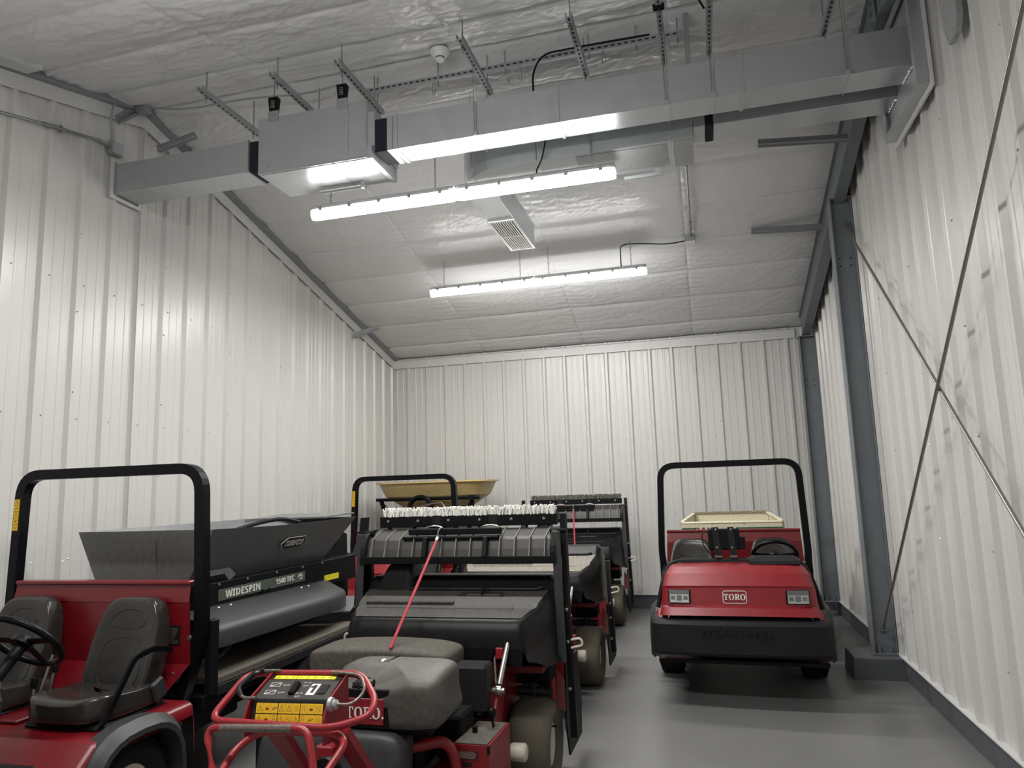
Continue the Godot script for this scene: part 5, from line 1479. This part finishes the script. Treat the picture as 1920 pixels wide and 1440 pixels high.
	for k in 6:
		var x := -0.45 + 0.18 * k
		part(ch, "crank_arm", mb().bb(Vector3(x - 0.012, 0.22, -0.2), Vector3(x + 0.012, 0.56, -0.12), 0.004), M.step)
		part(ch, "tine_block", mb().bb(Vector3(x - 0.05, 0.16, -0.24), Vector3(x + 0.05, 0.24, -0.08), 0.006), M.black)
	part(ch, "crankshaft", mb().tube([Vector3(-0.55, 0.47, -0.16), Vector3(0.55, 0.47, -0.16)], 0.03, 10), M.step)
	part(t, "cross_tube", mb().tube([Vector3(-0.36, 0.42, 0.3), Vector3(0.36, 0.42, 0.3)], 0.04, 10), M.dark_red)
	part(t, "main_frame", mb().bb(Vector3(-0.3, 0.30, 0.0), Vector3(-0.22, 0.40, 1.2), 0.006), M.red_pipe)
	part(t, "main_frame", mb().bb(Vector3(0.20, 0.30, 0.0), Vector3(0.28, 0.40, 1.2), 0.006), M.red_pipe)
	part(t, "engine", mb().bb(Vector3(-0.26, 0.40, 0.45), Vector3(0.2, 0.64, 0.98), 0.03), M.black)
	var cov := func(p: Vector3) -> Vector3: return Vector3(p.x - 0.2, p.y + 0.775 + (0.02 if p.y > 0 else 0.0) * cos(p.x * 4), p.z + 0.47)
	part(t, "engine_cover", mb().body(Vector3(0.4, 0.075, 0.17), 0.35, 0.3, cov, 14, 32), M.dusty)
	part(t, "air_cleaner", mb().bb(Vector3(0.16, 0.55, 0.42), Vector3(0.375, 0.775, 0.56), 0.012), M.bumper)
	part(t, "battery", mb().bb(Vector3(0.2, 0.42, 0.62), Vector3(0.33, 0.61, 0.82), 0.012), M.black)
	for q in [Vector3(0.29, 0, 0.52), Vector3(0.30, 0, 0.72)]:
		var co := []
		for k in 48: co.append(Vector3(q.x + cos(k * 0.8) * 0.028, 0.36 + k * 0.0048, q.z + sin(k * 0.8) * 0.028))
		part(t, "bellows_hose", mb().tube(co, 0.009, 5), M.black)
	var shr := func(p: Vector3) -> Vector3: return Vector3(p.x - 0.12, p.y + 0.46, p.z + 1.2 - 0.05 * (p.y / 0.2))
	part(t, "front_shroud", mb().body(Vector3(0.34, 0.2, 0.1), 0.3, 0.3, shr, 14, 32), M.step)
	part(t, "dark_fill_box", mb().bb(Vector3(-0.62, 0.14, 0.3), Vector3(-0.31, 0.68, 1.05), 0.03), M.black)  # added black box filling the gap so the floor there stays dark
	part(t, "belly_pan", mb().bb(Vector3(-0.3, 0.14, 0.1), Vector3(0.3, 0.17, 1.15), 0.004), M.black)
	part(t, "muffler", mb().tube([Vector3(-0.3, 0.52, 0.9), Vector3(-0.3, 0.52, 0.5)], 0.08, 14), M.black)
	if near:
		var hz := part(t, "hose_bundle", mb().tube(fillet([Vector3(-0.15, 0.40, 1.22), Vector3(0.02, 0.47, 1.18), Vector3(0.16, 0.42, 1.1), Vector3(0.28, 0.3, 0.98)], 0.1, 6), 0.014, 8), M.black)
		part(hz, "hose", mb().tube(fillet([Vector3(-0.1, 0.36, 1.24), Vector3(0.08, 0.42, 1.2), Vector3(0.22, 0.36, 1.12), Vector3(0.3, 0.24, 1.0)], 0.1, 6), 0.012, 8), M.cable)
		part(hz, "wire_loop", mb().tube(fillet([Vector3(0.02, 0.5, 1.2), Vector3(0.1, 0.53, 1.2), Vector3(0.12, 0.47, 1.2), Vector3(0.06, 0.43, 1.21)], 0.04, 5), 0.004, 6), M.pipe_worn)
	# fuel tank
	var tk := func(p: Vector3) -> Vector3:
		var q := p
		if q.z > 0.0 and q.x < 0.05 and q.y > 0: q.y -= 0.055 * smoothstep(0.04, 0.10, q.z) * smoothstep(0.03, -0.02, q.x)
		q.y -= 0.03 * smoothstep(0.0, 0.19, q.z) * (1.0 if q.y > 0 else 0.4)
		q.x *= 1.0 + 0.06 * (1.0 if q.y < 0 else 0.0)
		return q + Vector3(0.09, 0.775, 1.02)
	var tank := part(t, "fuel_tank", mb().body(Vector3(0.265, 0.115, 0.185), 0.32, 0.3, tk, 24, 48), M.tank)
	part(tank, "tank_band", mb().box(Vector3(0.09, 0.665, 1.02), Vector3(0.5, 0.06, 0.34), 0.03), M.black)
	part(tank, "seam_groove", mb().tube([Vector3(0.05, 0.892, 0.88), Vector3(0.04, 0.888, 1.0), Vector3(0.0, 0.868, 1.06)], 0.004, 6), M.black)
	var cx := Transform3D(Basis(Vector3.RIGHT, 0.18), Vector3(0.0, 0.815, 1.145))
	var cap := part(tank, "fuel_cap", mb().lathe([Vector2(0, -0.02), Vector2(0.045, -0.02), Vector2(0.045, 0.022), Vector2(0.038, 0.03), Vector2(0, 0.03)], cx, 20), M.black_gloss)
	for k in 8:
		var a := TAU * k / 8
		part(cap, "grip", mb().box(cx * Vector3(cos(a) * 0.046, 0.004, sin(a) * 0.046), Vector3(0.012, 0.036, 0.014), 0.003, cx.basis * Basis(Vector3.UP, -a)), M.black_gloss)
	part(tank, "cap_tether", mb().lathe([Vector2(0, -0.01), Vector2(0.022, -0.01), Vector2(0.02, 0.008), Vector2(0.01, 0.014), Vector2(0, 0.014)], Transform3D(Basis.IDENTITY, Vector3(0.02, 0.888, 0.99)), 14), M.zinc)
	part(tank, "logo_recess", mb().box(Vector3(0.01, 0.75, 1.199), Vector3(0.27, 0.15, 0.012), 0.005, Basis(Vector3.RIGHT, -0.06)), M.black)
	var pl := part(tank, "logo_plate", mb().box(Vector3(0.035, 0.735, 1.208), Vector3(0.175, 0.105, 0.006), 0.0025, Basis(Vector3.RIGHT, -0.06)), M.red_hood)
	if near: lettering(pl, "TORO.", 0.045, Transform3D(Basis(Vector3.RIGHT, -0.06), Vector3(0.038, 0.73, 1.213)), M.white, "Droid Serif", true, 0.002, 0.9)
	# handle: closed red tube loop round the control panel
	var loop := [Vector3(-0.335, 0.95, 1.50), Vector3(0.17, 0.965, 1.50), Vector3(0.285, 0.905, 1.62), Vector3(0.30, 0.872, 1.70), Vector3(0.17, 0.836, 1.735), Vector3(-0.345, 0.836, 1.725)]
	var h := part(t, "handle_loop", mb().tube(fillet(loop, 0.06, 6, true), 0.0135, 12, true), M.red_pipe)
	if raised: part(h, "bail", mb().tube(fillet([Vector3(-0.275, 0.846, 1.83), Vector3(0.13, 0.862, 1.825), Vector3(0.20, 0.70, 1.895), Vector3(0.23, 0.795, 1.74), Vector3(0.17, 0.81, 1.70), Vector3(-0.14, 0.80, 1.70), Vector3(-0.2, 0.76, 1.76), Vector3(-0.185, 0.69, 1.90)], 0.05, 6, true), 0.0135, 12, true), M.red_pipe)
	if raised: part(h, "worn_grip", mb().tube([Vector3(-0.215, 0.848, 1.8295), Vector3(0.07, 0.8598, 1.8265)], 0.0139, 12), M.pipe_worn)
	for q in [[Vector3(-0.19, 0.905, 1.66), Vector3(-0.25, 0.90, 1.66), Vector3(-0.30, 0.925, 1.62), Vector3(-0.285, 0.965, 1.52), Vector3(-0.18, 0.968, 1.51)], [Vector3(0.115, 0.895, 1.66), Vector3(0.21, 0.895, 1.66), Vector3(0.235, 0.93, 1.60), Vector3(0.18, 0.968, 1.53), Vector3(0.05, 0.972, 1.52)]]:
		var lv := part(h, "brake_lever", mb().tube(fillet(q, 0.035, 5), 0.0065, 8), M.pipe_worn)
		if q[0].x < 0: part(lv, "grip", mb().tube(fillet([Vector3(-0.262, 0.905, 1.65), Vector3(-0.30, 0.925, 1.62), Vector3(-0.285, 0.965, 1.52), Vector3(-0.25, 0.967, 1.514)], 0.03, 5), 0.010, 8), M.cable)
		else: part(lv, "boot", mb().lathe([Vector2(0, 0), Vector2(0.026, 0), Vector2(0.024, 0.012), Vector2(0.016, 0.016), Vector2(0.018, 0.028), Vector2(0.01, 0.034), Vector2(0, 0.05)], Transform3D(Basis(Vector3.BACK, -PI / 2), Vector3(0.117, 0.893, 1.655)), 14), M.galv_dull)
	# control panel box
	var pa := [Vector3(-0.205, 0.895, 1.655), Vector3(0.105, 0.903, 1.655), Vector3(0.098, 0.958, 1.515), Vector3(-0.212, 0.95, 1.515)]
	var pb := [Vector3(-0.2, 0.805, 1.68), Vector3(0.11, 0.813, 1.68), Vector3(0.1, 0.80, 1.515), Vector3(-0.21, 0.80, 1.515)]
	var box := part(t, "control_panel", mb().loft([pb, pa]), M.bumper)
	var tn: Vector3 = (pa[1] - pa[0]).cross(pa[3] - pa[0]).normalized()
	sticker(box, "panel_face", M.print_panel, pa[0].lerp(pa[3], 0.04) + tn * 0.001, pa[1].lerp(pa[2], 0.04) + tn * 0.001, pa[1].lerp(pa[2], 0.8) + tn * 0.001, pa[0].lerp(pa[3], 0.8) + tn * 0.001)
	sticker(box, "caution_strip", M.print_top, pa[0].lerp(pa[3], 0.83).lerp(pa[1].lerp(pa[2], 0.83), 0.06) + tn * 0.001, pa[1].lerp(pa[2], 0.83).lerp(pa[0].lerp(pa[3], 0.83), 0.08) + tn * 0.001, pa[2].lerp(pa[3], 0.08) - Vector3(0, 0.002, -0.002) + tn * 0.001, pa[3].lerp(pa[2], 0.06) - Vector3(0, 0.002, -0.002) + tn * 0.001, "bright yellow caution strip")
	var fn: Vector3 = (pb[1] - pb[0]).cross(pa[0] - pb[0]).normalized()
	sticker(box, "warning_sticker", M.print_warn, pb[0].lerp(pb[1], 0.06).lerp(pa[0].lerp(pa[1], 0.06), 0.12) + fn * 0.001, pb[1].lerp(pb[0], 0.04).lerp(pa[1].lerp(pa[0], 0.04), 0.12) + fn * 0.001, pa[1].lerp(pa[0], 0.04).lerp(pb[1].lerp(pb[0], 0.04), 0.1) + fn * 0.001, pa[0].lerp(pa[1], 0.06).lerp(pb[0].lerp(pb[1], 0.06), 0.1) + fn * 0.001, "yellow warning sticker with black symbols")
	var pbasis := Basis((pa[1] - pa[0]).normalized(), tn.cross((pa[1] - pa[0]).normalized()), tn)
	var mid := func(u: float, w: float) -> Vector3: return pa[0].lerp(pa[1], u).lerp(pa[3].lerp(pa[2], u), w)
	part(box, "rocker_switch", mb().box(mid.call(0.47, 0.4) + tn * 0.008, Vector3(0.026, 0.062, 0.02), 0.004, pbasis * Basis(Vector3.RIGHT, 0.12)), M.black)
	part(box, "blank_cover", mb().box(mid.call(0.86, 0.42) + tn * 0.003, Vector3(0.035, 0.055, 0.006), 0.002, pbasis), M.bumper)
	var nb := part(box, "number_label", mb().box(mid.call(0.72, 0.42) + tn * 0.0025, Vector3(0.036, 0.066, 0.002), 0.0005, pbasis), M.white)
	if near: lettering(nb, "1", 0.044, Transform3D(pbasis, mid.call(0.72, 0.42) + tn * 0.0045), M.ink, "Droid Sans", true, 0.002, 1.1)
	for sx in [0, 1]:
		var x: float = [-0.214, 0.112][sx]
		part(box, "side_cheek", mb().prism([Vector2(1.50, 0.74), Vector2(1.69, 0.76), Vector2(1.70, 0.84), Vector2(1.66, 0.905), Vector2(1.51, 0.965)], x - 0.004, x + 0.004, Transform3D(Basis(Vector3(0, 0, 1), Vector3(0, 1, 0), Vector3(1, 0, 0)), Vector3.ZERO)), M.red_hood)
	part(t, "handle_stem", mb().slab(Vector3(0.09, 0.78, 1.58), Vector3(0.15, 0.5, 1.36), Vector3(0.21, 0.5, 1.36), Vector3(0.17, 0.8, 1.6), 0.03), M.red_hood)
	part(t, "handle_stem", mb().slab(Vector3(-0.2, 0.78, 1.56), Vector3(-0.16, 0.5, 1.34), Vector3(-0.1, 0.5, 1.34), Vector3(-0.12, 0.79, 1.57), 0.03), M.red_hood)
	part(t, "breather", mb().lathe([Vector2(0, -0.03), Vector2(0.05, -0.03), Vector2(0.055, 0.01), Vector2(0.045, 0.03), Vector2(0, 0.035)], Transform3D(Basis(Vector3.RIGHT, 1.2), Vector3(0.05, 0.62, 1.56)), 18), M.black)
	part(t, "front_bar", mb().tube(fillet([Vector3(-0.35, 0.5, 1.15), Vector3(0.1, 0.54, 1.12), Vector3(0.34, 0.58, 1.02), Vector3(0.375, 0.45, 1.0), Vector3(0.385, 0.16, 1.02)], 0.1, 6), 0.024, 10), M.red_hood)
	if not raised:
		for o in t.get_children():
			if String(o.name).begins_with("handle") or String(o.name).begins_with("control_panel") or String(o.name).begins_with("breather"): o.position.z -= 0.22
	# red control console beside the wheel
	var cz := [Vector3(0.335, 0.535, 0.95), Vector3(0.505, 0.535, 0.95), Vector3(0.49, 0.512, 0.55), Vector3(0.325, 0.512, 0.55)]
	var cb := [Vector3(0.335, 0.16, 0.95), Vector3(0.505, 0.16, 0.95), Vector3(0.49, 0.16, 0.55), Vector3(0.325, 0.16, 0.55)]
	var con := part(t, "console", mb().loft([cb, cz]), M.red_hood)
	part(con, "console_top", mb().slab(cz[0] + Vector3(0.008, 0.001, -0.01), cz[1] + Vector3(-0.012, 0.001, -0.01), cz[2] + Vector3(-0.01, 0.001, 0.01), cz[3] + Vector3(0.008, 0.001, 0.01), 0.003), M.dusty)
	var jl := part(con, "joystick", mb().tube([Vector3(0.44, 0.52, 0.66), Vector3(0.435, 0.575, 0.66)], 0.007, 8), M.black)
	part(jl, "knob", mb().lathe([Vector2(0, -0.012), Vector2(0.012, -0.012), Vector2(0.021, 0.012), Vector2(0.018, 0.03), Vector2(0, 0.04)], Transform3D(Basis.IDENTITY, Vector3(0.435, 0.575, 0.66)), 14), M.black_gloss)
	part(con, "key_switch", mb().box(Vector3(0.38, 0.54, 0.76), Vector3(0.024, 0.035, 0.02), 0.005), M.black)
	if near:
		sticker(con, "text_sticker", M.print_small, Vector3(0.35, 0.475, 0.951), Vector3(0.455, 0.475, 0.951), Vector3(0.455, 0.51, 0.951), Vector3(0.35, 0.51, 0.951))
		part(con, "year_tag", mb().bb(Vector3(0.38, 0.445, 0.95), Vector3(0.425, 0.465, 0.952), 0.0005), M.ink)
		part(con, "corner_tape", mb().box(Vector3(0.503, 0.518, 0.948), Vector3(0.012, 0.036, 0.012), 0.001), M.black)
	part(t, "white_filter", mb().lathe([Vector2(0, 0), Vector2(0.04, 0), Vector2(0.045, 0.01), Vector2(0.045, 0.075), Vector2(0.035, 0.085), Vector2(0, 0.085)], Transform3D(Basis(Vector3.BACK, -PI / 2), Vector3(0.44, 0.31, 0.36)), 20), M.rim)
	# lift link and red bell-crank
	part(t, "lift_link", mb().tube([Vector3(0.43, 0.86, 0.30), Vector3(0.41, 0.66, 0.44)], 0.0145, 10), M.zinc)
	part(t, "lift_link", mb().tube([Vector3(0.33, 0.82, 0.25), Vector3(0.39, 0.66, 0.43)], 0.007, 8), M.pipe_worn)
	var be := part(t, "bell_crank", mb().prism([Vector2(-0.2, 0.66), Vector2(-0.48, 0.64), Vector2(-0.5, 0.56), Vector2(-0.42, 0.42), Vector2(-0.3, 0.40), Vector2(-0.25, 0.52)], 0.36, 0.376, Transform3D(Basis(Vector3.UP, PI / 2), Vector3.ZERO)), M.red_hood)
	part(be, "bolt", mb().tube([Vector3(0.33, 0.632, 0.45), Vector3(0.44, 0.632, 0.45)], 0.016, 8), M.zinc)
	part(be, "rod_end", mb().lathe([Vector2(0.008, -0.014), Vector2(0.026, -0.014), Vector2(0.028, 0.0), Vector2(0.026, 0.014), Vector2(0.008, 0.014)], Transform3D(Basis(Vector3.BACK, -PI / 2), Vector3(0.41, 0.632, 0.45)), 16), M.zinc)
	part(be, "crank_arm", mb().prism([Vector2(-0.46, 0.6), Vector2(-0.62, 0.42), Vector2(-0.6, 0.3), Vector2(-0.5, 0.3), Vector2(-0.42, 0.46)], 0.395, 0.405, Transform3D(Basis(Vector3.UP, PI / 2), Vector3.ZERO)), M.red_hood)
	part(t, "red_clevis", mb().box(Vector3(0.385, 0.79, 0.32), Vector3(0.045, 0.06, 0.04), 0.006), M.red_pipe)
	# lift arms at the sides
	for sx in [-1.0, 1.0]:
		var top_y := 1.5 if raised else 1.0
		var arm := part(t, "lift_arm", mb().loft([[Vector3(sx * 0.665, 0.24, -0.16), Vector3(sx * 0.705, 0.24, -0.16), Vector3(sx * 0.705, 0.24, -0.11), Vector3(sx * 0.665, 0.24, -0.11)], [Vector3(sx * 0.66, top_y * 0.62, -0.15), Vector3(sx * 0.69, top_y * 0.62, -0.15), Vector3(sx * 0.69, top_y * 0.62, -0.09), Vector3(sx * 0.66, top_y * 0.62, -0.09)], [Vector3(sx * 0.64, top_y, -0.22), Vector3(sx * 0.675, top_y, -0.22), Vector3(sx * 0.675, top_y, -0.16), Vector3(sx * 0.64, top_y, -0.16)]]), M.black)
		if raised:
			part(arm, "outer_bar", mb().bar(Vector3(sx * 0.645, 0.66, -0.06), Vector3(sx * 0.63, 1.40, -0.08), 0.05, 0.012, Vector3.FORWARD, 0.003), M.step)
			part(arm, "pivot", mb().tube([Vector3(sx * 0.58, 1.40, -0.16), Vector3(sx * 0.68, 1.40, -0.16)], 0.02, 10), M.black)
		for y in [0.46, 0.72, 0.9]:
			part(arm, "bolt", mb().lathe([Vector2(0.012, 0), Vector2(0.01, 0.008), Vector2(0, 0.01)], Transform3D(Basis(Vector3.RIGHT, PI / 2), Vector3(sx * 0.675, y * top_y / 1.5 + 0.05, -0.095)), 8), M.zinc)
		part(arm, "hook", mb().tube(fillet([Vector3(sx * 0.69, 0.78, -0.1), Vector3(sx * 0.75, 0.79, -0.1), Vector3(sx * 0.76, 0.75, -0.1), Vector3(sx * 0.69, 0.735, -0.1)], 0.02, 4), 0.007, 7), M.rim)
	if raised:
		part(t, "arm_plate", mb().prism([Vector2(-0.70, 0.46), Vector2(-0.62, 0.42), Vector2(-0.59, 0.7), Vector2(-0.615, 0.95), Vector2(-0.62, 1.22), Vector2(-0.70, 1.22), Vector2(-0.69, 0.8), Vector2(-0.74, 0.68)], -0.24, -0.2), M.black)
		# raised guard: ribbed drum cover, end plates, brush beam
		var gd := part(t, "turf_guard", mb().strip([
			[Vector3(-0.6, 1.245, -0.085), Vector3(0.6, 1.245, -0.085)], [Vector3(-0.6, 1.30, -0.10), Vector3(0.6, 1.30, -0.10)], [Vector3(-0.6, 1.355, -0.12), Vector3(0.6, 1.355, -0.12)], [Vector3(-0.6, 1.372, -0.14), Vector3(0.6, 1.372, -0.14)], [Vector3(-0.6, 1.415, -0.26), Vector3(0.6, 1.415, -0.26)], [Vector3(-0.6, 1.40, -0.36), Vector3(0.6, 1.40, -0.36)], [Vector3(-0.6, 1.24, -0.36), Vector3(0.6, 1.24, -0.36)]], Vector3(0, 0.2, 1)), M.guard)
		for k in 13:
			if k in [4, 8]: continue
			var x := -0.56 + 1.12 * k / 12.0
			part(gd, "rib", mb().loft([[Vector3(x - 0.003, 1.245, -0.085), Vector3(x + 0.003, 1.245, -0.085), Vector3(x + 0.003, 1.25, -0.055), Vector3(x - 0.003, 1.25, -0.055)], [Vector3(x - 0.003, 1.36, -0.12), Vector3(x + 0.003, 1.36, -0.12), Vector3(x + 0.003, 1.365, -0.10), Vector3(x - 0.003, 1.365, -0.10)], [Vector3(x - 0.003, 1.415, -0.26), Vector3(x + 0.003, 1.415, -0.26), Vector3(x + 0.003, 1.422, -0.26), Vector3(x - 0.003, 1.422, -0.26)]]), M.rib)
		for x in [-0.2, 0.19]:
			part(gd, "divider", mb().bar(Vector3(x, 1.25, -0.065), Vector3(x, 1.37, -0.105), 0.04, 0.03, Vector3.RIGHT, 0.004), M.black)
		part(gd, "lower_edge", mb().bar(Vector3(-0.63, 1.238, -0.065), Vector3(0.63, 1.238, -0.065), 0.02, 0.045, Vector3.UP, 0.003), M.black)
		for sx in [-1.0, 1.0]:
			var ep := []
			for k in 9:
				var an := lerpf(-0.35, PI * 0.62, k / 8.0)
				ep.append(Vector2(-0.22 + cos(an) * 0.165, 1.29 + sin(an) * 0.13))
			ep.append(Vector2(-0.3, 1.24))
			part(gd, "end_plate", mb().prism(ep, sx * 0.595, sx * 0.625, Transform3D(Basis(Vector3(0, 0, 1), Vector3(0, 1, 0), Vector3(1, 0, 0)), Vector3.ZERO)), M.bumper)
		var hk := part(gd, "latch_bar", mb().bb(Vector3(-0.33, 1.385, -0.16), Vector3(0.28, 1.425, -0.13), 0.005), M.black)
		part(hk, "latch_foot", mb().bb(Vector3(-0.36, 1.36, -0.13), Vector3(0.27, 1.378, -0.1), 0.004), M.black)
		for x in [-0.17, 0.2]:
			var ar := []
			for k in 9: ar.append(Vector3(x + 0.06 * cos(PI * k / 8), 1.418 + 0.02 * sin(PI * k / 8), -0.17))
			part(hk, "wire_arch", mb().tube(ar, 0.006, 6), M.zinc)
		var bm := part(t, "brush_beam", mb().bb(Vector3(-0.59, 1.428, -0.31), Vector3(0.60, 1.498, -0.27), 0.004), M.black)
		for k in 6: part(bm, "bolt", mb().lathe([Vector2(0.011, 0), Vector2(0.009, 0.006), Vector2(0, 0.008)], Transform3D(Basis(Vector3.RIGHT, PI / 2), Vector3(-0.53 + 0.21 * k, 1.468, -0.27)), 8), M.zinc)
		for x in [-0.19, 0.19]: part(bm, "joint_band", mb().bb(Vector3(x - 0.03, 1.426, -0.312), Vector3(x + 0.03, 1.5, -0.268), 0.002), M.bumper)
		var rng := RandomNumberGenerator.new()
		rng.seed = 77
		var bg := mb()
		for k in 620:
			var x := rng.randf_range(-0.575, 0.585)
			var z := rng.randf_range(-0.31, -0.272)
			var ln := rng.randf_range(0.034, 0.058)
			var lean := rng.randf_range(-0.012, 0.02)
			bg.tube([Vector3(x, 1.494, z), Vector3(x + lean * 0.5, 1.498 + ln * 0.55, z), Vector3(x + lean, 1.498 + ln, z + rng.randf_range(-0.008, 0.012))], 0.0052, 4)
		part(bm, "bristles", bg, bristles).set_meta("kind", "stuff")
	return t

func build_strap(origin: Vector3, a: Vector3, b: Vector3, label: String) -> void:
	var t := thing("bungee_strap", label, "strap", origin, "red bungee straps")
	part(t, "strap", mb().bar(a.lerp(b, 0.06), b.lerp(a, 0.02), 0.017, 0.007, Vector3.RIGHT.cross(b - a), 0.002), M.strap)
	part(t, "hook", mb().tube(fillet([a.lerp(b, 0.05), a + Vector3(0.0, 0.01, 0.03), a + Vector3(0.015, 0.035, 0.02), a + Vector3(0.02, 0.02, -0.005)], 0.02, 5), 0.0045, 7), M.zinc)
	part(t, "crimp", mb().bar(a.lerp(b, 0.045), a.lerp(b, 0.085), 0.022, 0.014, Vector3.RIGHT.cross(b - a), 0.004), M.zinc)

func build_aerators() -> void:
	make_aerator(Vector3(3.07, 0, 6.0), "aerator numbered 1 with white brush raised and dusty fuel tank", true, M.bristle, M.dust_thin, true)
	make_aerator(Vector3(3.03, 0, 3.85), "aerator with pale dusty hood and no raised brush", false, M.bristle, M.dusty_pale, false)
	make_aerator(Vector3(2.93, 0, 1.2), "aerator with grey brush raised, parked against the back wall", true, M.bristle_grey, M.moulded, false)
	build_strap(Vector3(2.957, 0, 6.0), Vector3(0, 1.40, -0.12), Vector3(0, 0.855, 0.64), "red bungee strap hooked on the white-brushed aerator")
	build_strap(Vector3(2.935, 0, 1.2), Vector3(0, 1.40, -0.12), Vector3(0.12, 0.86, 0.55), "thin red bungee strap hooked on the grey-brushed aerator")
